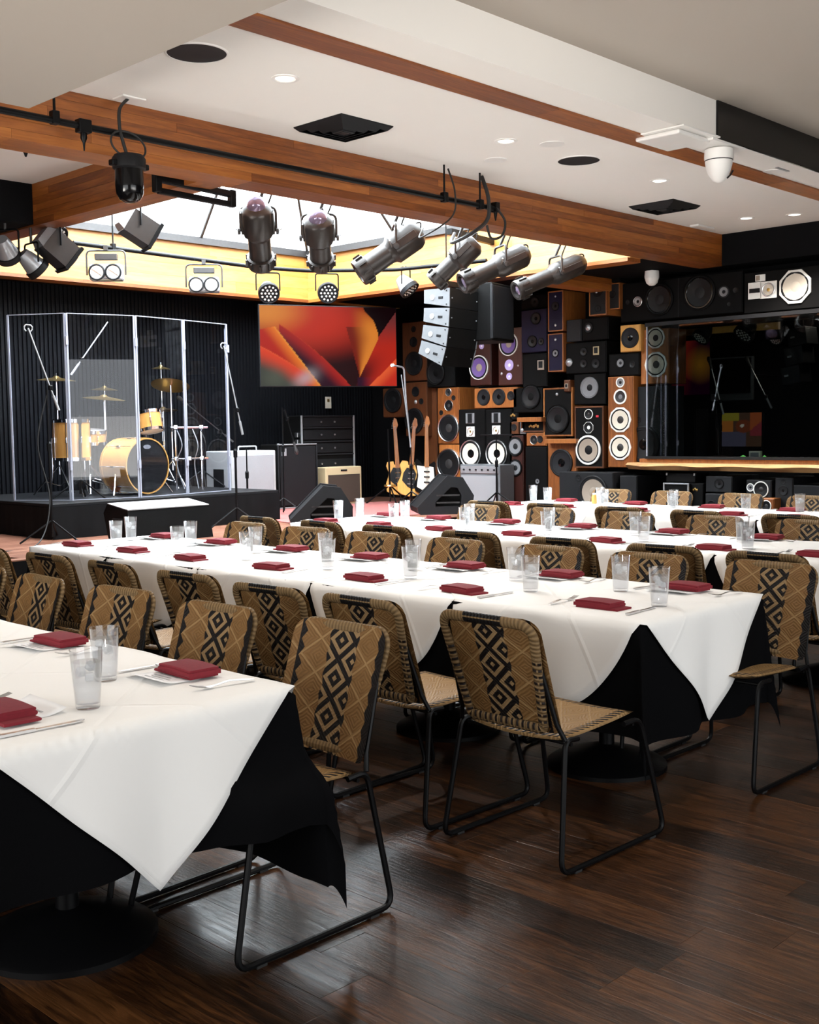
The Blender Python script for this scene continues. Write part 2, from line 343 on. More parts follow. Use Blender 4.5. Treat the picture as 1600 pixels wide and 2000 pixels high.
# stage platform, .5 m above the dining floor, wrapping round under the loudspeaker wall
st = struct('floor_stage', MB().box(2.9, 11.65, 8.5, 12.2, 0, .487).box(10.45, 11.65, 3.6, 8.5, 0, .487), M['skirt'])
sl = [1.6, 2.1, 1.3]; sm_ = [plank_mesh('stage_plank', L_, .118, .013, M['stage_plank'], .002) for L_ in sl]
for j in range(29):
    x = 2.9 - rng.random() * 1.0; y = 8.5 + .12 * (j + .5)
    while x < 11.2:
        k = rng.randrange(3)
        if x > 2.3: obj('stage_plank', sm_[k], st, (x + sl[k] / 2, y, .5))
        x += sl[k] + .0015
tag(MB().box(-1.5, 1.5, -1.1, 1.1, 0, .012, .004).build('rug', M['red_rug'], None, False, (9.5, 10.1, .5), (0, 0, R(-12))), 'faded red rug on the stage floor by the amplifiers', 'rug')
# walls
def rib_wall(x0, x1, y, z0, z1, pitch=.052, d=.018):
    n = int((x1 - x0) / pitch); prof = []
    for i in range(n):
        a = x0 + i * pitch; prof += [(a, y), (a + pitch * .35, y), (a + pitch * .45, y - d), (a + pitch * .9, y - d)]
    prof += [(x1, y), (x1, y + .15), (x0, y + .15)]
    return MB().prism(prof, z0, z1)
struct('wall_back', rib_wall(2.9, 11.65, 12.05, .487, 3.2), M['ribwall'])
struct('wall_left_stage', MB().box(2.75, 2.9, 8.7, 12.2, 0, 3.5), M['blackwall'])
struct('wall_right', MB().box(11.65, 11.8, 7.17, 12.2, 0, 3.5).box(11.65, 11.8, -3, 7.17, 0, 1.0).box(11.65, 11.8, -3, 7.17, 2.58, 3.8).box(11.65, 11.8, -3, 2.2, 1.0, 2.58), M['blackwall'])
struct('wall_control_room', MB().box(14.6, 14.7, 1.5, 9.5, 0, 3.2).box(11.8, 14.6, 9.2, 9.3, 0, 3.2).box(11.8, 14.6, 1.5, 1.6, 0, 3.2).box(11.8, 14.7, 1.5, 9.3, 2.95, 3.05), M['blackwall'])
# street and side walls behind the photographer, each with a wide window opening
struct('wall_street', MB().box(-3.1, 12, -3.15, -3.0, 0, .45).box(-3.1, 12, -3.15, -3.0, 3.05, 3.8).box(-3.1, -.3, -3.15, -3, .45, 3.05).box(6.7, 12, -3.15, -3, .45, 3.05), M['wall_tan'])
struct('wall_side', MB().box(-3.15, -3, -3, 8.8, 0, .55).box(-3.15, -3, -3, 8.8, 2.95, 3.8).box(-3.15, -3, -3, -.4, .55, 2.95).box(-3.15, -3, 5.6, 8.8, .55, 2.95), M['wall_tan'])
struct('wall_rear_left', MB().box(-3, 2.9, 8.7, 8.8, 0, 3.5), M['blackwall'])
for n_, (b0, b1) in enumerate((((-.3, 6.7, -3.08, -3.05), (.45, 3.05)), ((-3.08, -3.05, -.4, 5.6), (.55, 2.95)))):
    x0, x1, y0, y1 = b0; z0, z1 = b1
    fr = MB(); t_ = .03
    if x1 - x0 > 1:
        fr.box(x0, x1, y0 - t_, y1 + t_, z0, z0 + .06).box(x0, x1, y0 - t_, y1 + t_, z1 - .06, z1)
        for k in range(6): a = x0 + (x1 - x0 - .06) * k / 5; fr.box(a, a + .06, y0 - t_, y1 + t_, z0, z1)
    else:
        fr.box(x0 - t_, x1 + t_, y0, y1, z0, z0 + .06).box(x0 - t_, x1 + t_, y0, y1, z1 - .06, z1)
        for k in range(6): a = y0 + (y1 - y0 - .06) * k / 5; fr.box(x0 - t_, x1 + t_, a, a + .06, z0, z1)
    wd = struct('window_%d' % (n_ + 1), fr, M['black_metal'])
# ceilings: raised taupe ceiling near the camera, dropped field, low taupe soffit to the left
struct('ceiling', MB().box(-3.1, 11.24, 4.18, 6.24, 3.5, 3.9).box(-3.1, 4.66, 6.24, 8.75, 3.5, 3.9), M['ceiling'])
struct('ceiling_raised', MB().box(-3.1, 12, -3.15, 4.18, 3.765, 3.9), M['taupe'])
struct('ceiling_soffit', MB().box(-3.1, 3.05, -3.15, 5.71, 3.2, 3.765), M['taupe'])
struct('ceiling_stage', MB().box(10.1, 11.8, 6.48, 12.2, 3.17, 3.3).box(2.75, 11.8, 11.6, 12.2, 3.17, 3.3).box(2.75, 4.66, 8.72, 12.2, 3.18, 3.5).box(11.24, 11.8, -3, 6.48, 3.17, 3.9), M['blackwall'])
tag(MB().box(7.46, 11.2, 4.165, 4.179, 3.502, 3.764, .001).build('bulkhead_panel', M['black_gloss']), 'glossy black panel set in the ceiling step behind the white dome camera', 'panel')
# glued-laminated beams: every lamination board its own piece
def lam_beam(name, axis, a0, a1, b0, b1, z0, z1, layers, mat, lens=(1.7, 2.6), seed=1):
    r = random.Random(seed); core = MB()
    g = .004
    (core.box(a0, a1, b0 + g, b1 - g, z0 + g, z1 - .002) if axis == 'x' else core.box(b0 + g, b1 - g, a0, a1, z0 + g, z1 - .002))
    root = struct(name, core, mat)
    h = (z1 - z0) / layers
    for j in range(layers):
        a = a0
        while a < a1 - .05:
            L_ = min(r.uniform(*lens), a1 - a)
            if a1 - a - L_ < .35: L_ = a1 - a
            za, zb = z0 + h * j + .0007, z0 + h * (j + 1) - .0007; e = r.uniform(0, .0012)
            m_ = MB()
            (m_.box(-L_ / 2 + .0006, L_ / 2 - .0006, -(b1 - b0) / 2 - e, (b1 - b0) / 2 + e, za - z0, zb - z0) if axis == 'x' else m_.box(-(b1 - b0) / 2 - e, (b1 - b0) / 2 + e, -L_ / 2 + .0006, L_ / 2 - .0006, za - z0, zb - z0))
            c = (a + L_ / 2, (b0 + b1) / 2, z0) if axis == 'x' else ((b0 + b1) / 2, a + L_ / 2, z0)
            m_.build('beam_board', mat, root, False, c); a += L_
    return root
lam_beam('trim_main_beam', 'x', -3.0, 11.24, 6.22, 6.48, 3.165, 3.5, 6, M['beam'], seed=3)
lam_beam('trim_side_beam', 'y', 6.48, 11.4, 4.66, 4.87, 3.165, 3.5, 6, M['beam_y'], seed=4)
lam_beam('trim_flush_beam', 'x', 3.05, 11.24, 4.46, 4.66, 3.485, 3.56, 1, M['beam'], (2.2, 3.4), seed=5)
lam_beam('trim_stage_beam', 'x', 9.9, 11.6, 7.62, 7.86, 3.03, 3.17, 2, M['beam'], seed=9)
lam_beam('trim_curb_far', 'x', 4.66, 11.6, 11.4, 11.6, 3.165, 3.72, 4, M['curb'], (1.4, 2.4), seed=6)
lam_beam('trim_curb_right', 'y', 6.48, 11.4, 9.9, 10.1, 3.165, 3.72, 4, M['curb_y'], (1.4, 2.4), seed=7)
lam_beam('trim_curb_near', 'x', 4.66, 10.1, 6.28, 6.48, 3.5, 3.72, 2, M['curb'], (1.4, 2.4), seed=8)
lam_beam('trim_curb_left', 'y', 6.48, 11.4, 4.66, 4.86, 3.5, 3.72, 2, M['curb_y'], (1.4, 2.4), seed=10)
lam_beam('trim_curb_lip_far', 'x', 4.87, 9.93, 11.36, 11.6, 3.125, 3.164, 1, M['beam'], (1.4, 2.4), seed=16)
lam_beam('trim_curb_lip_right', 'y', 6.5, 11.36, 9.87, 10.1, 3.125, 3.164, 1, M['beam_y'], (1.4, 2.4), seed=17)
# roof glazing over the stage: dark frame and tilted panes
sk = struct('window_skylight', MB().box(4.8, 9.96, 11.34, 11.44, 3.70, 3.78).box(9.84, 9.96, 6.44, 11.44, 3.70, 3.78).box(4.8, 9.96, 6.44, 6.54, 3.70, 3.78).box(4.8, 4.92, 6.44, 11.44, 3.70, 3.78), M['charcoal'])
cx, cy, cz = 7.38, 8.94, 5.0; tw = .5
base = [(4.86, 6.49), (9.90, 6.49), (9.90, 11.39), (4.86, 11.39)]; top = [(cx - tw, cy - tw), (cx + tw, cy - tw), (cx + tw, cy + tw), (cx - tw, cy + tw)]
for s_ in range(4):
    b0, b1 = Vector((*base[s_], 3.76)), Vector((*base[(s_ + 1) % 4], 3.76)); t0, t1 = Vector((*top[s_], cz)), Vector((*top[(s_ + 1) % 4], cz))
    NP = 3
    for k in range(NP):
        q = [b0.lerp(b1, k / NP), b0.lerp(b1, (k + 1) / NP), t0.lerp(t1, (k + 1) / NP), t0.lerp(t1, k / NP)]
        nn = (q[1] - q[0]).cross(q[3] - q[0]).normalized() * .006
        MB().add([p - nn for p in q] + [p + nn for p in q], [(0, 1, 2, 3), (7, 6, 5, 4), (0, 4, 5, 1), (1, 5, 6, 2), (2, 6, 7, 3), (3, 7, 4, 0)]).build('pane', M['roof_glass'], sk)
        MB().tube([q[0], q[3]], .022, 6).build('mullion', M['charcoal'], sk)
MB().box(cx - tw, cx + tw, cy - tw, cy + tw, cz - .01, cz + .01).build('pane', M['roof_glass'], sk)
# ================================================================== tables, cloths, chairs, place settings
TW = .94; TH = .745
ROWS = [  # x of the near edge, y of the right-hand end, units, what the row is called
    (1.182, 2.575, 3, 'the nearest table'), (3.69, 2.38, 5, 'the second table'), (5.94, 2.38, 5, 'the third table'), (8.27, 2.38, 5, 'the farthest table')]
def ped_meshes():
    top = MB().box(-TW / 2 + .004, TW / 2 - .004, -TW / 2 + .004, TW / 2 - .004, TH - .035, TH - .004, .006).mesh('table_top', M['black'])
    col = MB().lathe([(.034, .06), (.034, TH - .06)], 16).box(-.25, .25, -.03, .03, TH - .06, TH - .036).box(-.03, .03, -.25, .25, TH - .06, TH - .036).mesh('column', M['black_metal'], True)
    base = MB().lathe([(.262, 0), (.262, .018), (.252, .026), (.18, .055), (.075, .088), (.038, .10)], 40).mesh('base', M['black_metal'], True)
    return top, col, base
PM = ped_meshes()
def smooth_noise(a, b): return math.sin(a * 7.1 + b * 3.3) * .5 + math.sin(a * 3.7 - b * 5.9 + 1.3) * .5
def drape(fx, fy, hx, hy, z, off, flare, wob):
    """map a flat cloth point to its hanging place; r = rounded fold"""
    ox, oy = abs(fx) - hx, abs(fy) - hy; sx, sy = (1 if fx > 0 else -1), (1 if fy > 0 else -1)
    rr = .014
    if ox <= 0 and oy <= 0: return Vector((fx, fy, z))
    if oy <= 0 or ox <= 0:
        a = ox if oy <= 0 else oy; t = min(a / (rr * 1.57), 1.0); out = rr * math.sin(t * 1.5708) + off; dz = rr * (1 - math.cos(t * 1.5708)) + max(0, a - rr * 1.57)
        along = fy if oy <= 0 else fx
        out = out * min(1, a / .01) + flare * max(0, a - .02) + wob * max(0, a) * smooth_noise(along * 2.2, sx * 3 + hy)
        return Vector((sx * (hx + out), fy, z - dz)) if oy <= 0 else Vector((fx, sy * (hy + out), z - dz))
    # past a corner: the cloth falls in a cascade, swinging out along the diagonal
    rad = math.hypot(ox, oy); an = math.atan2(oy, ox); p = 1 - abs(an / .7854 - 1)      # 0 on either side, 1 on the diagonal
    bul = (.012 + .17 * rad * p) ; dz = rad * (1 - .10 * p)
    ca, sa = math.cos(an), math.sin(an)
    k = .012 + flare * rad
    return Vector((sx * (hx + k + bul * ca * .55), sy * (hy + k + bul * sa * .55), z - dz))
def black_cloth(end_lo, end_hi, SL=.92, SR=.92, SE=.93, over_chair=False):
    """square black cloth hanging over both long sides, and over the row's end where there is one"""
    S = .92; N = 46; mb = MB(); hx = hy = TW / 2
    lo = -SE if end_lo else -hy; hi = S if end_hi else hy
    def fn(u, v):
        fx = -SL + (SL + SR) * u; fy = lo + (hi - lo) * v; p = drape(fx, fy, hx, hy, TH, .004, .025, .09)
        if over_chair:        # the corner is caught on the seat of the chair tucked in beside it
            q = lambda a, b, x: (lambda w: w * w * (3 - 2 * w))(max(0, min(1, (x - a) / (b - a)))); p.y -= .10 * q(.16, .31, p.x) * q(-.22, -.45, p.y) * q(.57, .44, p.z)
        return p
    mb.grid(fn, N, int(N * (hi - lo) / (2 * S)) + 2); return mb.mesh('black_undercloth', M['black_linen'], 'all')
def white_cloth(layer, cut_lo, cut_hi, seed):
    """square white cloth turned on its corner: points hang over the sides, edges run through the table corners"""
    d = .945; N = 56; mb = MB(); hx = hy = TW / 2; z = TH + .0035 + .0012 * layer
    def side_fall(fx, fy):
        ox = abs(fx) - hx; h0 = d - hx - abs(fy)
        if ox <= 0 or h0 <= .002: return fx
        q = min(1, abs(fy) / (d - hx)); h = .40 * (1 - q ** 2.6) + .055 * q ** 2.6 * (1 - q) * 4 + .012 * math.sin(seed * 1.7 + fy * 5); return math.copysign(hx + ox * min(max(h, .002) / h0, 3.2), fx)
    def fn(u, v):
        a, b = (u - .5) * 2, (v - .5) * 2; fx, fy = d * (a - b) / 2 * 1.0, d * (a + b) / 2 * 1.0
        fx += .004 * smooth_noise(fx * 3 + seed, fy * 3)
        if abs(fy) < hy: fx = side_fall(fx, fy)
        ex = abs(fy) - hy
        if ex > 0 and ((fy < 0 and not cut_lo) or (fy > 0 and not cut_hi)):       # lies flat on the neighbouring table
            return drape(fx, math.copysign(min(abs(fy), hy), fy), hx, 9, z, .012, .03, .05) + Vector((0, math.copysign(ex, fy), 0)) if abs(fx) > hx else Vector((fx, fy, z + .0004 * layer))
        return drape(fx, fy, hx, hy, z, .014, .05, .07)
    mb.grid(fn, N, N); mb.uv = [(i / N, j / N) for j in range(N + 1) for i in range(N + 1)]; return mb
def table_row(ri):
    x0, y0, n, rowname = ROWS[ri]
    for k in range(n):
        c = (x0 + TW / 2, y0 + TW * (k + .5), 0); lo, hi = k == 0, k == n - 1
        where = 'at the right-hand end of' if k == 0 else ('at the far left end of' if k == n - 1 and ri else '%s from the right in' % ordinal(k))
        t = empty('dining_table', c, 0, 'square pedestal table under cloths %s %s row' % (where, rowname.replace(' table', '')), 'table', 'pedestal tables pushed into rows')
        obj('table_top', PM[0], t); obj('column', PM[1], t); obj('base', PM[2], t)
        b = obj('black_undercloth', black_cloth(lo, hi, .92, 1.05 if ri == 0 else .92, .86 if ri == 0 else .95, ri == 0 and k == 0), None, c); tag(b, 'black cloth hanging under the white linen %s %s row' % (where, rowname.replace(' table', '')), 'tablecloth', 'black undercloths')
        mb = white_cloth((n - k) % 2 + (1 if k == 0 else 0), lo, hi, ri * 7 + k); me = mb.mesh('white_tablecloth', M['linen'], 'all'); uvl = me.uv_layers.new(name='UVMap')
        for lp in me.loops: uvl.data[lp.index].uv = mb.uv[lp.vertex_index]
        w_ = obj('white_tablecloth', me, None, c); tag(w_, 'white linen cloth laid cornerwise %s %s row' % (where, rowname.replace(' table', '')), 'tablecloth', 'white linen tablecloths')
        s_ = w_.modifiers.new('thickness', 'SOLIDIFY'); s_.thickness = .0012; s_.offset = 1
for ri in range(4): table_row(ri)
# ---- chair (faces +x in its own frame)
def uvmap(me, fn):
    uv = me.uv_layers.new(name='UVMap')
    for p in me.polygons:
        for li in p.loop_indices: uv.data[li].uv = fn(me.vertices[me.loops[li].vertex_index].co, p)
BW, BH = .405, .372
def back_pt(u, v, off=0.0):
    """u across 0..1, v up 0..1 on the leaning, gently dished backrest"""
    y = (u - .5) * BW; x = -.245 - .115 * v - .02 * (1 - (2 * u - 1) ** 2) + off; z = .478 + BH * v; return Vector((x, y, z))
def rr_outline(n=7, r=.13):
    pts = []
    for (cu, cv, a0) in ((r, r * .35, 180), (1 - r, r * .35, 270), (1 - r, 1 - r, 0), (r, 1 - r, 90)):
        rv = r if cv > .5 else r * .35
        for k in range(n): a = R(a0 + 90 * k / (n - 1)); pts.append((cu + (r if cv > .5 else r * .35) * math.cos(a), cv + rv * math.sin(a)))
    return pts
def chair_proto():
    t = empty('woven_dining_chair')
    ol = rr_outline()
    def RR(a, b, inset):
        r_ = .26 if b > 0 else .10; ca, cb = 1 - r_, 1 - r_
        da, db = abs(a) - ca, abs(b) - cb
        if da > 0 and db > 0:
            m_ = max(da, db) / max(1e-6, math.hypot(da, db)); da, db = da * m_, db * m_; a, b = math.copysign(ca + da, a), math.copysign(cb + db, b)
        return .5 + a * (.5 - inset), .5 + b * (.5 - inset)
    def panel(off0, off1, mat, inset, flip, name):
        mb = MB(); NU, NV = 16, 16; vs = []; uvs = []
        for j in range(NV + 1):
            for i in range(NU + 1):
                a, b = i / NU * 2 - 1, j / NV * 2 - 1
                a2, b2 = a * math.sqrt(1 - .10 * b * b * (b > 0)) , b * math.sqrt(1 - .06 * a * a)
                uu, vv = RR(a, b, inset) if flip else (.5 + a2 * (.5 - inset), .5 + b2 * (.5 - inset)); vs.append(back_pt(uu, vv, off0)); uvs.append((1 - uu if flip else uu, vv))
        fs = [(j * (NU + 1) + i, j * (NU + 1) + i + 1, (j + 1) * (NU + 1) + i + 1, (j + 1) * (NU + 1) + i) for j in range(NV) for i in range(NU)]
        if flip: fs = [f[::-1] for f in fs]
        mb.add(vs, fs); me = mb.mesh(name, mat, 'all', fix=False); uv = me.uv_layers.new(name='UVMap')
        for p in me.polygons:
            for li in p.loop_indices: uv.data[li].uv = uvs[me.loops[li].vertex_index]
        return obj(name, me, t)
    panel(.0075, 0, M['weave_front'], -.043, True, 'backrest')
    tag(panel(-.002, 0, M['weave_rear'], .05, False, 'rear_panel'), 'recessed woven panel on the rear of the backrest')
    # rope-wrapped rim
    path = [back_pt(u, v, -.010) for u, v in ol]; N = len(path); n = 10; vs = []; uvs = []; L_ = 0; lens = []
    tot = sum((path[(i + 1) % N] - path[i]).length for i in range(N)); acc = 0; tops = max(range(N), key=lambda i: path[i].z - abs(path[i].y) * .2)
    cum = [0]
    for i in range(N): cum.append(cum[-1] + (path[(i + 1) % N] - path[i]).length)
    mid = (cum[N // 2 + N // 4 - 1] + cum[N // 2 + N // 4]) / 2
    for i in range(N + 1):
        p = path[i % N]; tg = (path[(i + 1) % N] - path[i - 1 if i % N else N - 1]).normalized(); nx = Vector((1, 0, .29)).normalized(); sd = tg.cross(nx).normalized()
        for k in range(n + 1):
            a = 2 * math.pi * k / n; vs.append(p + (nx * math.cos(a) * .0115 + sd * math.sin(a) * .0195)); uvs.append((cum[i] - mid, ((k / n) + .5) % 1.0 if k < n else .4999))
    fs = [(i * (n + 1) + k, i * (n + 1) + k + 1, (i + 1) * (n + 1) + k + 1, (i + 1) * (n + 1) + k) for i in range(N) for k in range(n)]
    me = MB().add(vs, fs).mesh('rope_rim', M['rope'], 'all'); uv = me.uv_layers.new(name='UVMap')
    for p in me.polygons:
        for li in p.loop_indices: uv.data[li].uv = uvs[me.loops[li].vertex_index]
    obj('rope_rim', me, t)
    # seat: dished woven slab with a rolled edge
    SD, SW = .44, .45; mb = MB(); NU, NV = 12, 12; vs = []; uvs = []
    for top_ in (1, 0):
        for j in range(NV + 1):
            for i in range(NU + 1):
                a, b = i / NU * 2 - 1, j / NV * 2 - 1; a2, b2 = a * math.sqrt(1 - .12 * b * b), b * math.sqrt(1 - .12 * a * a)
                e = max(abs(a), abs(b)); th = .013 * math.sqrt(max(0, 1 - e ** 8))
                z = .452 - .018 * (1 - b2 * b2) * (1 - .3 * a2 * a2) + (.012 * a2) + (th if top_ else -th); vs.append((-.01 + a2 * SD / 2, b2 * SW / 2, z)); uvs.append((i / NU, j / NV))
    m1 = (NU + 1) * (NV + 1)
    fs = [(j * (NU + 1) + i, j * (NU + 1) + i + 1, (j + 1) * (NU + 1) + i + 1, (j + 1) * (NU + 1) + i) for j in range(NV) for i in range(NU)]
    fs += [tuple(m1 + q for q in f[::-1]) for f in fs]
    rim = [i for i in range(NU + 1)] + [j * (NU + 1) + NU for j in range(1, NV + 1)] + [NV * (NU + 1) + i for i in range(NU - 1, -1, -1)] + [j * (NU + 1) for j in range(NV - 1, 0, -1)]
    fs += [(rim[k], m1 + rim[k], m1 + rim[(k + 1) % len(rim)], rim[(k + 1) % len(rim)]) for k in range(len(rim))]
    me = MB().add(vs, fs).mesh('seat', M['weave_seat'], 'all'); uv = me.uv_layers.new(name='UVMap')
    for p in me.polygons:
        for li in p.loop_indices: uv.data[li].uv = uvs[me.loops[li].vertex_index]
    obj('seat', me, t)
    # bent steel frame: one loop per side (back post, rear leg, runner, front leg) and cross bars
    for s in (-1, 1):
        y = s * .235
        MB().tube([(-.36, s * .19, .82), (-.255, s * .215, .50), (-.235, y, .445)], .0085, 8).build('back_post', M['black_metal'], t, True)
        MB().tube(rounded([(-.16, y * .98, .437), (-.235, y, .445), (-.305, s * .27, .012), (.305, s * .27, .012), (.20, y, .440), (.10, y, .437)], .05, 5), .0098, 8).build('sled_leg', M['black_metal'], t, True)
        for xx in (-.22, .22): MB().box(xx - .018, xx + .018, s * .27 - .009, s * .27 + .009, 0, .008).build('glide', M['rubber'], t)
    for xx in (-.2, .16): MB().tube([(xx, -.235, .425), (xx, .235, .425)], .007, 8).build('cross_bar', M['black_metal'], t)
    return t
CH = chair_proto()
used = [False]
def place_chair(bx, by, rz, label, group):
    """bx,by: top of the backrest on plan"""
    o = copy_tree(CH) if used[0] else CH
    used[0] = True
    off = Vector((-.36, 0)); c, s = math.cos(rz), math.sin(rz)
    o.location = (bx - (off.x * c), by - (off.x * s), 0); o.rotation_euler = (0, 0, rz); tag(o, label, 'chair', group)
    return o
def chair_row(x, ys, face, table, side):
    n = len(ys)
    for i, y in enumerate(ys):
        rz = (0 if face > 0 else math.pi) + R(rng.uniform(-3.5, 3.5))
        lab = 'woven rattan chair on the %s side of %s, %s from the right' % (side, table, ordinal(i))
        place_chair(x + rng.uniform(-.02, .02), y, rz, lab, 'woven rattan dining chairs')
chair_row(2.49, [2.75, 3.39, 4.05, 4.68, 5.27], -1, 'the nearest table', 'far')
chair_row(2.955, [2.50, 3.13, 3.67, 4.29, 4.93, 5.54, 6.17], 1, 'the second table', 'near')
chair_row(4.82, [2.42, 3.05, 3.65, 4.30, 4.98, 5.60, 6.24], -1, 'the second table', 'far')
chair_row(5.20, [2.63, 3.22, 3.87, 4.57, 5.28, 5.92, 6.6], 1, 'the third table', 'near')
chair_row(7.04, [2.62, 3.28, 3.93, 4.62, 5.34, 6.05], -1, 'the third table', 'far')
chair_row(7.44, [2.95, 3.58, 4.31, 4.98, 5.68, 6.3], 1, 'the farthest table', 'near')
chair_row(9.40, [3.70, 4.34, 4.99, 5.70, 6.38], -1, 'the farthest table', 'far')
# ---- place settings
def glass_proto():
    t = tag(empty('drinking_tumbler'), kind='thing')
    MB().lathe([(0, .0), (.031, .0), (.0325, .004), (.0445, .160), (.0452, .162), (.0435, .162), (.0315, .014), (0, .013)], 28).build('glass_body', M['drinking_glass'], t, 'all')
    MB().lathe([(0, .0135), (.0312, .0145), (.0415, .128), (0, .128)], 28).build('water', M['water'], t, True)
    for k in range(4):
        a = k * 2.1; Mx = Matrix.Translation((math.cos(a) * .016, math.sin(a) * .016, .112 - .012 * (k % 3))) @ Matrix.Rotation(a * 1.3, 4, 'Z') @ Matrix.Rotation(.5 + a, 4, 'X')
        MB().xbox(Mx, .022, .022, .022, .004).build('ice_cube', M['ice'], t, 'all')
    return t
def napkin_proto():
    t = empty('folded_napkin')
    # long side along y; a lower fold sticks out past the rolled upper fold
    def slab(y0, y1, x0, x1, z0, z1, r, bend):
        prof = []
        n = 6
        for k in range(n + 1): a = R(-90 + 180 * k / n); prof.append((x1 - (z1 - z0) / 2 + math.cos(a) * (z1 - z0) / 2, (z0 + z1) / 2 + math.sin(a) * (z1 - z0) / 2))
        prof += [(x0, z1), (x0, z0)]
        mb = MB(); m = 9; vs = []
        for j in range(m + 1):
            y = y0 + (y1 - y0) * j / m; lift = bend * math.sin(j / m * math.pi)
            for (a, b) in prof: vs.append((a, y, b + lift * (b > z0 + .001)))
        q = len(prof); fs = [(j * q + k, j * q + (k + 1) % q, (j + 1) * q + (k + 1) % q, (j + 1) * q + k) for j in range(m) for k in range(q)] + [tuple(range(q))[::-1], tuple(m * q + k for k in range(q))]
        return mb.add(vs, fs)
    slab(-.118, .085, -.052, .050, 0, .008, .004, .002).build('lower_fold', M['maroon'], t, True)
    slab(-.085, .095, -.056, .056, .008, .021, .006, .004).build('upper_fold', M['maroon'], t, True)
    slab(-.083, .090, -.050, .053, .021, .029, .005, .003).build('flap', M['maroon'], t, True)
    return t
def fork_proto():
    t = empty('fork')
    def strip(pts, wds, th):
        mb = MB(); vs = []
        for (x, z), w_ in zip(pts, wds): vs += [(x, -w_, z), (x, w_, z), (x, w_, z + th), (x, -w_, z + th)]
        n = len(pts); fs = [(i * 4 + k, i * 4 + (k + 1) % 4, i * 4 + 4 + (k + 1) % 4, i * 4 + 4 + k) for i in range(n - 1) for k in range(4)] + [(0, 1, 2, 3), (n * 4 - 1, n * 4 - 2, n * 4 - 3, n * 4 - 4)]
        return mb.add(vs, fs)
    strip([(-.105, .004), (-.07, .008), (-.02, .012), (.03, .004), (.045, .003), (.06, .006)], [.008, .009, .005, .004, .012, .0125], .002).build('handle', M['steel'], t, True)
    for k in range(4):
        y = (k - 1.5) * .0066; MB().tube([(.058, y, .007), (.075, y, .009), (.102, y * 1.05, .016)], [.0022, .0018, .001], 6).build('tine', M['steel'], t, True)
    return t
def knife_proto():
    t = empty('table_knife')
    MB().prism([(-.115, -.007), (-.02, -.006), (-.02, .006), (-.115, .008)], .001, .008).build('handle', M['steel'], t, False)
    MB().prism([(-.02, -.005), (.06, -.009), (.10, -.008), (.117, .002), (.112, .007), (-.02, .006)], .003, .0055).build('blade', M['steel'], t, False)
    return t
def card_proto():
    t = empty('menu_card'); mb = MB()
    mb.grid(lambda u, v: ((u - .5) * .14, (v - .5) * .21, .0015 + .018 * max(0, u - .55) ** 2 * 4 + .003 * v), 8, 6); o = mb.build('card', M['paper'], t, True)
    s = o.modifiers.new('thickness', 'SOLIDIFY'); s.thickness = .0006; s.offset = 1
    for k in range(5): MB().box(-.045 + k * .016, -.039 + k * .016, -.06 + .012 * (k % 2), .055 - .01 * (k % 3), .004, .0047).build('print_line', M['ink'], t)
    return t
PROTO = {}
def put(kind, maker, loc, rz, label, cat, group):
    if kind not in PROTO: PROTO[kind] = maker(); o = PROTO[kind]
    else: o = copy_tree(PROTO[kind])
    o.location = loc; o.rotation_euler = (0, 0, rz); tag(o, label, cat, group); return o
ZT = TH + .0075
def settings(table, side, s, xn, xg, ys, gys, cards):
    """s=+1: the sitter faces +x"""
    for i, y in enumerate(ys):
        w_ = 'on the %s side of %s, %s from the right' % (side, table, ordinal(i)); rz = (0 if s > 0 else math.pi) + R(rng.uniform(-7, 7)); x = xn + rng.uniform(-.015, .015); dz = 0
        if cards:
            put('card', card_proto, (x + s * .075, y + .03, ZT), rz, 'white menu card ' + w_, 'card', 'menu cards'); dz = .006
        put('napkin', napkin_proto, (x, y, ZT + dz), rz, 'folded dark red napkin ' + w_, 'napkin', 'folded red napkins')
        put('fork', fork_proto, (x + s * .02, y + s * .20, ZT + .001), rz + R(rng.uniform(-6, 6)), 'steel fork ' + w_, 'fork', 'forks beside the napkins')
        put('knife', knife_proto, (x + s * .01, y - s * .19, ZT + .001), rz + R(rng.uniform(-6, 6)), 'steel table knife ' + w_, 'knife', 'knives beside the napkins')
    for i, y in enumerate(gys):
        w_ = 'on the %s side of %s, %s from the right' % (side, table, ordinal(i))
        put('glass', glass_proto, (xg + rng.uniform(-.012, .012), y, ZT), rng.uniform(0, 6), 'glass of ice water ' + w_, 'glass', 'water glasses')
settings('the nearest table', 'near', 1, 1.38, 1.59, [2.84], [2.77], True)
settings('the nearest table', 'far', -1, 1.99, 1.81, [2.90, 3.67], [3.04], True)
settings('the second table', 'near', 1, 3.87, 4.05, [2.69, 3.42, 4.08, 4.81, 5.53, 6.18, 6.82], [2.52, 3.19, 3.93, 4.54, 5.25, 5.92, 6.64], False)
settings('the second table', 'far', -1, 4.51, 4.31, [2.66, 3.36, 3.97, 4.69, 5.39, 6.10, 6.78], [2.88, 3.47, 4.16, 4.85, 5.5, 6.18, 6.86], True)
settings('the third table', 'near', 1, 6.10, 6.26, [2.79, 3.41, 4.17, 4.91, 5.62, 6.26, 6.85], [2.62, 3.28, 4.00, 4.78, 5.52, 6.25, 6.9], False)
settings('the third table', 'far', -1, 6.78, 6.55, [2.75, 3.43, 4.11, 4.85, 5.55, 6.25, 6.85], [2.8, 3.48, 4.25, 4.97, 5.72, 6.42, 6.95], True)
settings('the farthest table', 'near', 1, 8.43, 8.66, [2.7, 3.35, 4.01, 4.57, 5.46, 6.24, 6.86], [3.1, 3.8, 4.56, 5.25, 5.95, 6.6], False)
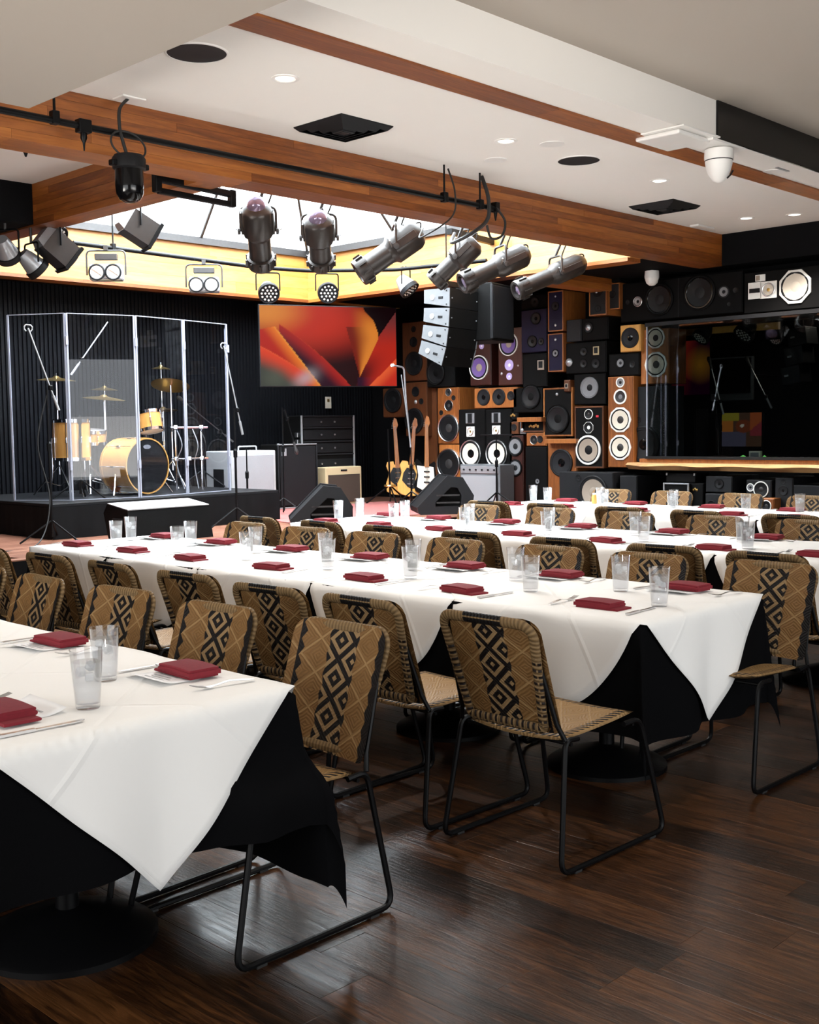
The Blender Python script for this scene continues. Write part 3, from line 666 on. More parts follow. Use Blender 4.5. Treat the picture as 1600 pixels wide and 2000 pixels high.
settings('the farthest table', 'far', -1, 9.09, 8.93, [3.1, 3.72, 4.37, 5.10, 5.91, 6.70], [3.5, 4.22, 5.40, 6.18, 6.97], False)
t = empty('sauce_jar', (9.0, 6.30, ZT), 0, 'small yellow jar between glasses on the farthest table', 'jar'); MB().lathe([(0, 0), (.024, 0), (.026, .01), (.024, .07), (.016, .085)], 18).build('jar', M['cab_yellow'], t, True); MB().lathe([(.017, .085), (.017, .10), (0, .10)], 18).build('lid', M['white_plastic'], t, True)
# ================================================================== on and under the ceiling
CZ = 3.5
def ceiling_speaker(x, y, r, label):
    t = empty('ceiling_speaker', (x, y, CZ), 0, label, 'speaker', 'round black ceiling speakers')
    MB().lathe([(0, -.002), (r * .96, -.004), (r * .96, 0), (0, 0)], 40).build('grille', M['black'], t, True)
    MB().lathe([(r * .955, 0), (r * .955, -.007), (r, -.006), (r * 1.02, 0)], 40, cap=False).build('rim', M['white_plastic'], t, True)
ceiling_speaker(3.72, 5.14, .165, 'round black ceiling speaker half hidden by the low soffit')
ceiling_speaker(7.28, 5.23, .165, 'round black ceiling speaker left of the dome camera')
def downlight(x, y, lit, label, z=CZ):
    t = empty('downlight', (x, y, z), 0, label, 'downlight', 'recessed ceiling downlights')
    MB().lathe([(.055, -.001), (.062, -.006), (.08, -.004), (.082, 0)], 32, cap=False).build('trim_ring', M['white_plastic'], t, True)
    MB().lathe([(.056, -.001), (.05, -.0035), (0, -.003)], 32).build('lens', M['lamp'] if lit else M['white_plastic'], t, True)
    if lit:
        l = bpy.data.lights.new('downlight_lamp', 'SPOT'); l.energy = 250 if z == CZ else (46 if z < 3.4 else 80); l.color = (1, .94, .87); l.spot_size = R(105); l.spot_blend = .6; l.shadow_soft_size = .05
        o = bpy.data.objects.new('downlight_lamp', l); COL.objects.link(o); o.parent = t; o.location = (0, 0, -.02)
for x, y, lab in ((4.35, 5.17, 'recessed downlight nearest the low soffit'), (6.41, 5.23, 'recessed downlight between the two round ceiling speakers'), (8.38, 5.21, 'recessed downlight just below the dome camera'), (10.54, 5.57, 'recessed downlight near the end of the main beam'), (10.72, 5.16, 'recessed downlight at the far right of the ceiling')):
    downlight(x, y, True, lab)
for x, y, z, lab in ((1.65, 2.95, 3.2, 'added unseen downlight in the low soffit over the near end of the nearest table'), (1.65, 4.35, 3.2, 'added unseen downlight in the low soffit further along the nearest table'), (3.9, 2.0, 3.765, 'added unseen downlight in the raised ceiling right of the second table'), (4.2, 3.45, 3.765, 'added unseen downlight in the raised ceiling over the second table')):
    downlight(x, y, True, lab, z)  # added downlights, out of view, to brighten the table tops
for x, y, lab in ((6.80, 5.65, 'flat white blank plate nearer the main beam'), (6.72, 5.06, 'flat white blank plate beside the right round speaker'), (8.77, 4.40, 'small round white plate by the black bulkhead')):
    tag(MB().lathe([(.088, 0), (.086, -.004), (0, -.005)], 32).build('blank_plate', M['white_plastic'], None, True, (x, y, CZ)), lab, 'plate', 'round ceiling plates')
tag(MB().box(-.10, .10, -.012, .012, -.006, 0, .002).build('slot_plate', M['silver'], None, False, (8.74, 4.31, CZ)), 'thin grey slot beside the small round ceiling plate', 'plate')
tag(MB().box(-.16, .16, -.05, .05, -.02, 0, .004).build('access_plate', M['white_plastic'], None, False, (10.62, 6.1, CZ)), 'long white plate where the main beam meets the black wall', 'plate')
def diffuser(x, y, label):
    t = empty('air_diffuser', (x, y, CZ), 0, label, 'vent', 'black square air diffusers'); S = .235
    for k in range(4):
        a, b = S * (1 - k * .235), S * (1 - k * .235) - .028; z0, z1 = -.004 - .022 * k, -.008 + .02 - .012 * k
        z0 = -.006 - .006 * k; m = MB()
        vs = [(-a, -a, z0), (a, -a, z0), (a, a, z0), (-a, a, z0), (-b, -b, z0 - .026), (b, -b, z0 - .026), (b, b, z0 - .026), (-b, b, z0 - .026)]
        m.add(vs, [(i, (i + 1) % 4, 4 + (i + 1) % 4, 4 + i) for i in range(4)]); o = m.build('louvre', M['black'], t); s = o.modifiers.new('t', 'SOLIDIFY'); s.thickness = .004
    MB().box(-S, S, -S, S, -.005, 0).build('backing', M['black_gloss'], t); MB().box(-.055, .055, -.055, .055, -.045, -.03, .004).build('center_plate', M['dark_grey'], t)
diffuser(5.31, 5.72, 'black square louvred air diffuser left on the white ceiling')
diffuser(9.37, 5.77, 'black square louvred air diffuser beyond the dome camera')
# white ceiling mount and dome camera
t = empty('camera_mount', (7.2, 4.38, CZ), 0, 'white square mounting plate under the ceiling step', 'mount')
MB().box(-.27, .22, -.26, .19, -.012, -.001, .003).box(-.23, .19, -.20, .15, -.042, -.012, .012).build('plate', M['white_plastic'], t)
MB().box(.15, .62, -.24, -.02, -.03, -.012, .005).build('extension', M['white_plastic'], t)
t = empty('dome_camera', (7.63, 4.25, CZ - .03), 0, 'white dome security camera hanging below the white mount', 'camera')
MB().lathe([(.085, 0), (.102, -.01), (.104, -.07), (.098, -.085)], 36).build('housing', M['white_plastic'], t, True)
MB().lathe([(.098, -.087), (.094, -.12), (.078, -.175), (.045, -.225), (.018, -.24), (0, -.242)], 36).build('dome', M['white_plastic'], t, True)
MB().lathe([(.1, -.083), (.1, -.089)], 36).build('seam', M['dark_grey'], t)
MB().tube([(.05, -.085, -.16), (.035, -.075, -.19), (.02, -.055, -.215)], .006, 6).build('lens_slot', M['black'], t)
# black pipe in front of the main beam, with hangers and clamps
def pipe(name, pts, r, label, hang_at=(), mat='black_metal', r2=.03, group='lighting pipes'):
    t = empty(name, pts[0], 0, label, 'pipe', group); o = Vector(pts[0]); P = [Vector(p) - o for p in pts]
    MB().tube(rounded(P, .08) if len(P) > 2 else P, r, 10).build('pipe', M[mat], t, True)
    for (x, y, z, zt) in hang_at:
        q = Vector((x, y, z)) - o; MB().tube([q, q + Vector((0, 0, zt - z))], .008, 6).build('hanger_rod', M['black_metal'], t); MB().box(q.x - .022, q.x + .022, q.y - .026, q.y + .026, q.z - .03, q.z + .045, .006).build('clamp', M['black_metal'], t)
    return t
pipe('lighting_pipe', [(-1.5, 6.02, 3.262), (7.22, 6.02, 3.245)], .0195, 'long black pipe running along the face of the main beam', [(3.37, 6.02, 3.262, 3.5), (6.63, 6.02, 3.248, 3.5), (7.05, 6.02, 3.247, 3.5)])
t = empty('pipe_clamp', (3.55, 6.02, 3.215), 0, 'black hook clamp hanging empty from the long pipe', 'clamp'); MB().box(-.04, .04, -.03, .03, .0, .075, .006).build('jaw', M['black_metal'], t); MB().lathe([(.018, 0), (.02, -.03), (.008, -.055), (.004, -.10), (0, -.10)], 10).build('bolt', M['black_metal'], t, True)
t = empty('end_clamp', (7.24, 6.02, 3.235), 0, 'black clamp at the right end of the long pipe', 'clamp'); MB().box(-.025, .025, -.03, .03, -.02, .06, .006).build('jaw', M['black_metal'], t); MB().lathe([(.016, -.02), (.012, -.05), (.005, -.085), (0, -.085)], 10).build('bolt', M['black_metal'], t, True)
t = empty('sprinkler_head', (3.97, 7.5, 3.5), 0, 'small black hanging fitting on the white ceiling at upper left', 'fitting'); MB().lathe([(.02, 0), (.022, -.03), (.012, -.05), (.02, -.06), (.006, -.10), (0, -.10)], 12).build('body', M['black'], t, True)
# hanging black camera on its cable
t = empty('hanging_camera', (3.8, 5.95, 2.84), 0, 'black bullet-shaped fixture hanging by a cable in front of the beam', 'fixture')
MB().lathe([(0, 0), (.03, .004), (.06, .02), (.079, .055), (.083, .10), (.083, .20), (.0, .20)], 30).build('shell', M['black_gloss'], t, True)
MB().lathe([(.083, .19), (.096, .20), (.098, .255), (.085, .275), (0, .28)], 30).build('collar', M['black'], t, True)
for s in (-1, 1): MB().xbox(Matrix.Translation((s * .105, 0, .22)), .04, .05, .035, .008).build('side_lug', M['black_metal'], t)
MB().tube([(.115 * math.cos(a), .03 * math.sin(a), .335 + .085 * math.sin(a)) for a in [2 * math.pi * k / 28 for k in range(28)]], .006, 6, True).build('cable_loop', M['rubber'], t)
MB().tube(bez([(-.01, 0, .27), (-.025, .02, .36), (-.03, .04, .44), (.0, .08, .56), (.11, .16, .655)]), .010, 6).build('cable', M['rubber'], t, True)
MB().box(.04, .2, .1, .22, .648, .659, .002).build('ceiling_plate', M['white_plastic'], t)
# folded black arm under the beam
t = empty('folding_arm', (4.46, 6.66, 3.1), R(-3), 'black folding bracket arm under the main beam', 'bracket')
MB().box(-.02, .03, -.03, .03, 0, .14, .008).build('post', M['black_metal'], t); MB().xbox(Matrix.Translation((.32, .0, .075)) @ Matrix.Rotation(R(3), 4, 'Y'), .62, .05, .045, .008).build('upper_arm', M['black_metal'], t)
MB().xbox(Matrix.Translation((.32, .0, .0)) @ Matrix.Rotation(R(2), 4, 'Y'), .62, .04, .04, .008).build('lower_arm', M['black_metal'], t); MB().box(.58, .63, -.025, .025, -.03, .09, .008).build('end_bracket', M['black_metal'], t)
# ---- big ellipsoidal spotlights behind the main beam
M['lens'] = plain('violet_coated_lens', (.20, .16, .24), .08, .4)
M['fixture'] = plain('dark_bronze_fixture', (.042, .037, .035), .34, .55, .12)
pipe('lighting_pipe', [(5.2, 6.95, 3.47), (10.0, 6.95, 3.47)], .022, 'hidden lighting pipe over the row of large spotlights behind the beam')
def ellipsoidal(rear, front, label, dome=False, rad=.165, hx=0):
    rear, front = Vector(rear), Vector(front); L_ = (front - rear).length; mid = rear.lerp(front, .42)
    t = empty('stage_spotlight', rear, 0, label, 'spotlight', 'large ellipsoidal stage spotlights'); A = lookM((0, 0, 0), front - rear); r = rad * min(L_, .72) * 1.02
    def P(s, k): return (k * r, s * L_)
    MB().lathe([P(0, 0), P(.0, .55), P(.05, .86), (r, .10 * L_), (r, .44 * L_), P(.48, .80), P(.52, .74)], 10, 'x', A).build('lamp_housing', M['fixture'], t, True)
    MB().lathe([P(.48, .72), P(.84, .72)], 16, 'x', A, cap=False).build('barrel', M['fixture'], t, True)
    MB().lathe([P(.83, .74), P(.84, .9), P(.97, .9), P(1.0, .84), P(1.0, .62), P(.93, .55)], 20, 'x', A, cap=False).build('front_ring', M['fixture'], t, True)
    MB().lathe([P(.95, .60), P(.975, .35), P(.985, 0)], 20, 'x', A).build('lens', M['lens'], t, True)
    if dome: MB().lathe([P(.06, .62), P(-.01, .60), P(-.06, .52), P(-.105, .34), P(-.125, .15), P(-.13, 0)], 20, 'x', A).build('glass_dome', M['lens'], t, True)
    for k in range(10):
        a = 2 * math.pi * k / 10; MB().xbox(A @ Matrix.Rotation(a, 4, 'X') @ Matrix.Translation((.90 * L_, 0, .93 * r)), .10 * L_, .012, .022).build('fin', M['fixture'], t)
    for k in (-1, 1):
        MB().xbox(A @ Matrix.Translation((.27 * L_, k * r * .98, 0)), .34 * L_, .016, r * .5, .004).build('side_rib', M['fixture'], t)
        MB().tube([A @ Vector((.46 * L_, k * r * .8, r * .1)), A @ Vector((.46 * L_, k * r * 1.45, r * .5))], .007, 6).build('shutter_handle', M['steel'], t)
    m_ = mid - rear; up = Vector((0, 0, 1)); sd = A.to_3x3() @ Vector((0, 1, 0)); top = m_ + up * (r * 1.55)
    MB().tube(rounded([m_ - sd * r * 1.12, m_ - sd * r * 1.12 + up * r * 1.5, m_ + sd * r * 1.12 + up * r * 1.5, m_ + sd * r * 1.12], .05), .011, 8).build('yoke', M['fixture'], t, True)
    zt = 3.47 - rear.z; MB().tube([top, Vector((top.x, 6.95 - rear.y, zt))], .013, 8).build('drop_post', M['charcoal'], t); MB().xbox(Matrix.Translation((top.x, 6.95 - rear.y, zt)), .05, .06, .06, .008).build('pipe_clamp', M['charcoal'], t)
    for s in (-1, 1): MB().lathe([(0, 0), (.024, .0), (.026, .02), (0, .024)], 10, 'x', lookM(m_ + sd * s * r * 1.12, sd * s)).build('tilt_knob', M['charcoal'], t)
    MB().tube(bez([(0, 0, .02), Vector((.02, -.03, .10)) + m_ * .2, top + Vector((.04, -.05, -.02)), Vector((top.x + .05, 6.9 - rear.y, zt))]), .007, 6).build('cable', M['rubber'], t, True)
ellipsoidal((5.56, 6.98, 3.20), (5.84, 7.28, 2.80), 'dark spotlight pointing straight down, first from the left behind the beam', True, .21)
ellipsoidal((6.18, 6.98, 3.18), (6.46, 7.26, 2.86), 'dark spotlight with violet glass dome, second from the left behind the beam', True, .24)
ellipsoidal((7.34, 6.95, 3.20), (6.92, 7.30, 2.83), 'long dark spotlight aimed down left above the TV', False, .20)
ellipsoidal((8.08, 6.95, 3.19), (7.88, 7.30, 2.83), 'steeply tilted dark spotlight just above the line array', False, .21)
ellipsoidal((8.86, 6.97, 3.16), (8.25, 7.28, 2.85), 'long silver-topped spotlight aimed left, second from the right', False, .165)
ellipsoidal((9.78, 6.97, 3.16), (9.06, 7.28, 2.84), 'long silver-topped spotlight at the right end of the row', False, .155)
# ---- bundle of black cables looping over the beam
for i, (x0, lab) in enumerate(((6.72, 'thin black cable dropping from the ceiling over the beam'), (7.12, 'thick bundle of black cable looping over the beam'), (7.22, 'loose black cable loop beside the thick bundle'))):
    tag(MB().tube(bez([(x0, 6.06, 3.49), (x0 + .01, 6.0, 3.30), (x0 + .02, 6.05, 3.12), (x0 + .25, 6.6, 3.06), (x0 + .55, 6.85, 3.2)]) if i != 2 else bez([(x0, 6.0, 3.25), (x0 + .09, 5.98, 3.15), (x0 + .05, 5.98, 3.03), (x0 - .06, 6.0, 3.0), (x0 - .09, 6.02, 3.10)]), (.007, .016, .010)[i], 7).build('cable', M['rubber'], None, True), lab, 'cable')
# ---- the far rig: pipe, blinders and LED pars
pipe('lighting_pipe', [(5.86, 10.2, 3.335), (8.15, 10.2, 3.30), (8.75, 10.05, 3.30), (9.45, 9.35, 3.30), (9.7, 8.2, 3.3)], .022, 'bent black pipe along the far side of the skylight well', [(6.3, 10.2, 3.33, 3.8), (8.1, 10.2, 3.3, 3.8), (9.6, 8.7, 3.3, 3.8)])
pipe('lighting_pipe', [(4.97, 7.4, 3.30), (4.97, 10.6, 3.30)], .022, 'black pipe along the left side of the skylight well', [(4.97, 8.0, 3.3, 3.7), (4.97, 10.3, 3.3, 3.7)])
M['lit_bulb'] = plain('frosted_white_reflector', (.62, .61, .57), .2, .3)
def blinder(x, y, z, rz, label):
    t = empty('two_lamp_blinder', (x, y, z), rz, label, 'stage light', 'two-lamp blinders')
    MB().box(-.16, .16, -.02, .14, -.075, .085, .02).build('housing', M['silver'], t)
    for s in (-1, 1):
        A = Matrix.Translation((s * .08, -.02, 0)) @ Matrix.Rotation(R(90), 4, 'X')
        MB().lathe([(.078, -.01), (.082, .025), (.072, .03), (.064, .02)], 24, 'z', A, cap=False).build('lamp_ring', M['black'], t, True)
        MB().lathe([(.066, .02), (.05, .006), (.0, -.004)], 24, 'z', A).build('reflector', M['lit_bulb'], t, True)
        MB().xbox(Matrix.Translation((s * .08, -.042, 0)) @ Matrix.Rotation(R(35), 4, 'Y'), .11, .006, .008).build('filament_bar', M['steel'], t)
    MB().tube(rounded([(-.19, .04, -.02), (-.19, .04, .22), (.19, .04, .22), (.19, .04, -.02)], .05), .009, 8).build('yoke', M['charcoal'], t, True)
    MB().box(-.11, .11, .02, .09, .13, .19, .006).build('ballast', M['charcoal'], t); MB().box(-.02, .02, .02, .06, .22, .27).build('clamp', M['charcoal'], t)
blinder(6.17, 10.14, 3.07, R(-42), 'white two-lamp blinder, left of the pair on the far pipe')
blinder(7.35, 10.14, 3.04, R(-40), 'white two-lamp blinder, right of the pair on the far pipe')
def led_par(p, d, label, name='led_par', silver=True, r=.115, group='LED par lights', hang=3.3):
    t = empty(name, p, 0, label, 'stage light', group); A = lookM((0, 0, 0), d)
    MB().lathe([(0, -.17), (r * .55, -.17), (r * .72, -.12), (r * .85, -.06), (r * .95, -.02)], 20, 'x', A).build('housing', M['silver'] if silver else M['charcoal'], t, True)
    MB().lathe([(r * .95, -.025), (r * 1.05, -.02), (r * 1.05, .03), (r * .97, .032), (r * .95, .02), (0, .018)], 24, 'x', A).build('face', M['black'], t, True)
    k = 0
    for ring, n in ((0, 1), (.36, 6), (.72, 12)):
        for i in range(n):
            a = 2 * math.pi * i / n; MB().lathe([(.013, .018), (.011, .026), (0, .028)], 8, 'x', A @ Matrix.Translation((0, ring * r * math.cos(a), ring * r * math.sin(a)))).build('led', M['lit_bulb'], t, True)
    sd = A.to_3x3() @ Vector((0, 1, 0)); c = A @ Vector((-.06, 0, 0)); h = hang - p[2]
    MB().tube(rounded([c - sd * r * 1.15, c - sd * r * 1.15 + Vector((0, 0, r * 1.7)), c + sd * r * 1.15 + Vector((0, 0, r * 1.7)), c + sd * r * 1.15], .03), .008, 6).build('yoke', M['black_metal'], t, True)
    MB().tube([c + Vector((0, 0, r * 1.7)), c + Vector((0, 0, max(h, r * 1.9)))], .011, 6).build('hook', M['charcoal'], t)
    return t
led_par((8.22, 10.13, 3.02), (-.45, -.75, -.55), 'round LED par light above the left edge of the TV')
led_par((8.90, 9.90, 3.05), (-.5, -.8, -.45), 'round LED par light above the middle of the TV')
led_par((9.62, 9.3, 3.09), (.25, -.6, -.75), 'round LED par light seen from the side above the TV corner')
led_par((4.72, 8.8, 2.84), (.75, .0, -.65), 'LED par light at the far left edge aimed down right', silver=True, r=.095)
led_par((4.50, 8.85, 2.93), (.6, .5, -.65), 'silver par light at the left edge, behind the LED par', silver=True, r=.095)
led_par((5.06, 9.1, 3.17), (.2, -.5, -.4), 'small black LED cluster light under the left beam', silver=False, r=.11)
def fresnel(p, d, label, s=1.0, hang=3.34):
    t = empty('fresnel_spotlight', p, 0, label, 'stage light', 'boxy fresnel spotlights'); A = lookM((0, 0, 0), d)
    for nm, (x0, x1, w0, w1), mt in (('lamp_housing', (-.10, .14, .105, .105), 'fixture'), ('reflector_back', (-.16, -.09, .07, .10), 'silver'), ('barn_door', (.14, .17, .12, .12), 'black_metal')):
        MB().add([A @ Vector(v) * s for v in [(x0, -w0, -w0), (x0, w0, -w0), (x0, w0, w0), (x0, -w0, w0), (x1, -w1, -w1), (x1, w1, -w1), (x1, w1, w1), (x1, -w1, w1)]], [(0, 3, 2, 1), (4, 5, 6, 7), (0, 1, 5, 4), (1, 2, 6, 5), (2, 3, 7, 6), (3, 0, 4, 7)]).build(nm, M[mt], t)
    MB().lathe([(.09, .172), (.08, .18), (0, .185)], 20, 'x', A).build('lens', M['lens'], t, True)
    sd = A.to_3x3() @ Vector((0, 1, 0)); MB().tube(rounded([-sd * .13 * s, -sd * .13 * s + Vector((0, 0, .20)), sd * .13 * s + Vector((0, 0, .20)), sd * .13 * s], .04), .009, 6).build('yoke', M['black_metal'], t, True)
    MB().tube([(0, 0, .20), (0, 0, max(.26, hang - p[2]))], .011, 6).build('hook', M['charcoal'], t)
fresnel((4.86, 8.75, 3.02), (.75, -.1, -.6), 'dark boxy spotlight with white back below the left beam', .98)
fresnel((5.55, 8.6, 3.24), (.8, -.25, -.5), 'dark boxy spotlight hanging in front of the skylight glass', 1.0, 4.6)
# ---- loudspeaker line array and the black box beside it
def line_array(x, y, z, rz):
    t = empty('line_array', (x, y, z), rz, 'hanging column of four line array loudspeakers with grey side plates', 'speaker')
    W_, D_, Hh = .62, .30, .205; px, pz, tilt = 0.0, 0.0, 0.0
    MB().box(-.05, W_ + .05, .02, .06, .02, .07).build('flying_frame', M['black_metal'], t); MB().tube([(.3, .04, .07), (.3, .04, .58)], .012, 6).build('suspension_cable', M['black_metal'], t); MB().box(.1, 1.0, .02, .08, .56, .62).build('support_bar', M['black_metal'], t)
    org = Matrix.Translation((0, 0, 0))
    for k in range(4):
        org = org @ Matrix.Rotation(R(1.0 + 2.2 * k), 4, 'X')
        def B(x0, x1, y0, y1, z0, z1, taper=.05):
            return [org @ Vector(v) for v in [(x0, y0, z0), (x1, y0, z0), (x1, y1, z0 + taper), (x0, y1, z0 + taper), (x0, y0, z1), (x1, y0, z1), (x1, y1, z1 - .004), (x0, y1, z1 - .004)]]
        F = [(0, 3, 2, 1), (4, 5, 6, 7), (0, 1, 5, 4), (1, 2, 6, 5), (2, 3, 7, 6), (3, 0, 4, 7)]
        m_ = empty('array_module', (0, 0, 0), 0, None, None, None, t)
        MB().add(B(.013, W_ - .013, 0, D_, -Hh + .004, 0), F).build('cabinet', M['soft_black'], m_); 
        for sx in (0, W_ - .012): MB().add(B(sx, sx + .012, -.006, D_ * 1.03, -Hh + .008, -.004), F).build('side_plate', M['grey_box'], m_)
        MB().lathe([(.030, 0), (.028, -.006), (0, -.006)], 18, 'x', org @ Matrix.Translation((0, D_ * .68, -Hh * .45))).build('handle_disc', M['silver'], m_, True)
        MB().xbox(org @ Matrix.Translation((-.002, D_ * .34, -Hh * .48)), .006, .055, .024, .002).build('handle_slot', M['black'], m_)
        for (yy, zz) in ((.03, -.03), (.03, -Hh + .035)): MB().xbox(org @ Matrix.Translation((-.002, yy, zz)), .006, .012, .012).build('pin', M['black'], m_)
        for xx in (.06, W_ - .06): MB().xbox(org @ Matrix.Translation((xx, -.003, -Hh * .5)), .012, .006, .012).build('bolt', M['silver'], m_)
        org = org @ Matrix.Translation((0, 0, -Hh))
line_array(8.93, 8.06, 2.94, R(10))
t = empty('hanging_subwoofer', (9.55, 8.0, 2.42), R(12), 'black box loudspeaker hanging right of the line array', 'speaker')
MB().box(0, .52, 0, .45, 0, .62, .012).build('cabinet', M['soft_black'], t); MB().box(.03, .49, -.008, .004, .03, .59, .006).build('grille', M['black'], t); MB().box(-.012, .012, -.012, .02, .02, .60, .003).build('edge_strip', M['dark_grey'], t); MB().tube([(.26, .2, .62), (.26, .2, .9)], .012, 6).build('hanging_rod', M['black_metal'], t)
# ================================================================== on the stage
RZ = .835
t = empty('drum_riser', (6.66, 10.85, .5), 0, 'low black drum riser with a cloth skirt', 'riser')
MB().box(-1.35, 1.36, -1.05, 1.05, .30, RZ - .5, .006).build('deck', M['black'], t)
def skirt(P0, P1, n=60):
    P0, P1 = Vector(P0), Vector(P1); d = (P1 - P0); nn = Vector((d.y, -d.x, 0)).normalized()
    return MB().grid(lambda u, v: P0 + d * u + nn * (.006 * math.sin(u * d.length * 19) + .004 * math.sin(u * d.length * 47)) * (1 - v * .7) + Vector((0, 0, .004 + .30 * v)), n, 4)
for a, b in (((-1.35, -1.06), (1.36, -1.06)), ((-1.36, 1.05), (-1.36, -1.06)), ((1.37, -1.06), (1.37, 1.05))): skirt((*a, 0), (*b, 0)).build('skirt', M['skirt'], t, True)
# acrylic drum shield: hinged panels in a shallow arc
t = empty('drum_shield', (6.3, 9.95, RZ), 0, 'clear acrylic drum shield of tall hinged panels', 'shield'); SP = [(5.33, 10.57), (5.66, 10.05), (6.31, 9.87), (6.94, 9.96), (7.60, 10.10), (7.95, 10.6)]; SHh = 1.80
for k in range(5):
    a, b = Vector((SP[k][0] - 6.3, SP[k][1] - 9.95, 0)), Vector((SP[k + 1][0] - 6.3, SP[k + 1][1] - 9.95, 0)); d = (b - a).normalized(); A = lookM(a, d); L_ = (b - a).length
    p = MB(); p.join(MB().box(.012, L_ - .012, -.004, .004, .01, SHh), A); pn = p.build('panel', M['acrylic'], t)
    for x in (.011, L_ - .011): MB().join(MB().box(x - .008, x + .008, -.007, .007, .005, SHh + .002), A).build('edge', M['acrylic_edge'], pn)
    for z in (.010, SHh): MB().join(MB().box(.01, L_ - .01, -.005, .005, z - .004, z + .004), A).build('edge', M['acrylic_edge'], pn)
for k in range(1, 5):
    for z in (.3, 1.5): MB().box(SP[k][0] - 6.3 - .012, SP[k][0] - 6.3 + .012, SP[k][1] - 9.95 - .022, SP[k][1] - 9.95 + .0, z, z + .08).build('hinge', M['acrylic_edge'], t)
# ---- drums
def drum(name, loc, r, h, label, lugs=8, M4=None, head='drum_head', hoop='chrome'):
    t = empty(name, loc, 0, label, 'drum'); X = M4 or Matrix()
    MB().lathe([(r, -h / 2), (r, h / 2), (r * .97, h / 2), (r * .97, -h / 2)], 36, 'z', X, cap=False).build('shell', M['drum'], t, True)
    for s in (-1, 1):
        MB().lathe([(r * 1.0, s * (h / 2 - .022)), (r * 1.035, s * (h / 2 - .022)), (r * 1.035, s * (h / 2 + .012)), (r * .985, s * (h / 2 + .012))], 36, 'z', X, cap=False).build('hoop', M[hoop], t, True)
        MB().lathe([(r * .985, s * (h / 2 + .002)), (0, s * (h / 2 + .003))], 36, 'z', X, cap=False).build('head', M[head], t)
    for k in range(lugs):
        a = 2 * math.pi * k / lugs
        MB().tube([X @ Vector((r * 1.045 * math.cos(a), r * 1.045 * math.sin(a), -h / 2)), X @ Vector((r * 1.045 * math.cos(a), r * 1.045 * math.sin(a), h / 2))], .004, 5).build('tension_rod', M['chrome'], t)
        MB().xbox(X @ Matrix.Rotation(a, 4, 'Z') @ Matrix.Translation((r * 1.03, 0, 0)), .02, .018, min(.06, h * .3), .004).build('lug', M['chrome'], t)
    return t
KA = Matrix.Rotation(R(90), 4, 'X') @ Matrix.Rotation(0, 4, 'Z')
kd = drum('bass_drum', (6.70, 10.57, RZ + .30), .285, .40, 'honey wood bass drum with black front head behind the shield', 8, Matrix.Rotation(R(8), 4, 'Z') @ KA, 'kick_head', 'drum')
for s in (-1, 1): MB().tube([(s * .26, -.05, -.08), (s * .36, -.16, -.295)], .011, 8).build('spur', M['chrome'], kd)
MB().lathe([(.05, 0), (.05, .004), (0, .004)], 20, 'z', Matrix.Rotation(R(8), 4, 'Z') @ KA @ Matrix.Translation((0, .20, .205)) @ Matrix.Diagonal((1, .45, 1, 1))).build('badge', M['silver'], kd)
MB().box(-.1, .1, .20, .5, -.295, -.28, .004).tube([(0, .22, -.28), (0, .26, .02)], .008, 6).build('pedal', M['chrome'], kd)
td = drum('rack_tom', (6.93, 10.6, 1.60), .128, .20, 'small honey wood rack tom above the bass drum', 6, Matrix.Rotation(R(-14), 4, 'X'))
MB().tube([(0, .13, 0), (.12, .3, -.1), (.2, .35, -.3)], .011, 8).build('mount_arm', M['chrome'], td)
fd = drum('floor_tom', (6.06, 10.72, 1.42), .185, .40, 'large honey wood floor tom at the left behind the shield', 8)
for k in range(3): a = k * 2.094 + .4; MB().tube(rounded([(.2 * math.cos(a), .2 * math.sin(a), .02), (.2 * math.cos(a), .2 * math.sin(a), -.35), (.24 * math.cos(a), .24 * math.sin(a), -.58)], .05), .009, 8).build('leg', M['chrome'], fd, True)
sd_ = drum('snare_drum', (6.42, 11.0, 1.45), .178, .13, 'shallow snare drum with chrome hoops behind the bass drum', 8, Matrix.Rotation(R(6), 4, 'X'))
MB().tube([(0, 0, -.08), (0, 0, -.35)], .013, 8).build('stand_post', M['chrome'], sd_)
for k in range(3): a = k * 2.094; MB().tube([(0, 0, -.30), (.26 * math.cos(a), .26 * math.sin(a), -.605)], .010, 6).build('stand_leg', M['chrome'], sd_)
def tripod(mb_add, base_z, h, r=.28, mat='chrome', parent=None):
    for k in range(3): a = k * 2.094 + .5; MB().tube([(0, 0, base_z + h), (r * math.cos(a), r * math.sin(a), base_z + .008)], .008, 6).build('leg', M[mat], parent)
    for k in range(3): a = k * 2.094 + .5; MB().tube([(0, 0, base_z + h * .3), (r * .55 * math.cos(a), r * .55 * math.sin(a), base_z + h * .45)], .005, 6).build('brace', M[mat], parent)
def cymbal(x, y, z, r, tilt, rz, label, base=None):
    t = empty('cymbal', (x, y, RZ), 0, label, 'cymbal', 'cymbals on stands'); X = Matrix.Translation((0, 0, z - RZ)) @ Matrix.Rotation(rz, 4, 'Z') @ Matrix.Rotation(tilt, 4, 'X')
    MB().lathe([(r, -.012), (r * .6, .004), (r * .25, .014), (r * .2, .018), (r * .12, .032), (.008, .036), (.008, .033), (r * .2, .013), (r, -.0145)], 40, 'z', X).build('disc', M['brass'], t, True)
    MB().tube([X @ Vector((0, 0, .0)), X @ Vector((0, 0, .065))], .007, 6).build('wing_nut', M['chrome'], t)
    MB().tube([X @ Vector((0, 0, -.005)), (0, 0, z - RZ - .10), (0, 0, .22)], .010, 8).build('stand_post', M['chrome'], t, True)
    MB().lathe([(.018, 0), (.018, .05)], 10, 'z', Matrix.Translation((0, 0, (z - RZ) * .55))).build('height_collar', M['chrome'], t)
    tripod(None, 0, .32, .27, 'chrome', t)
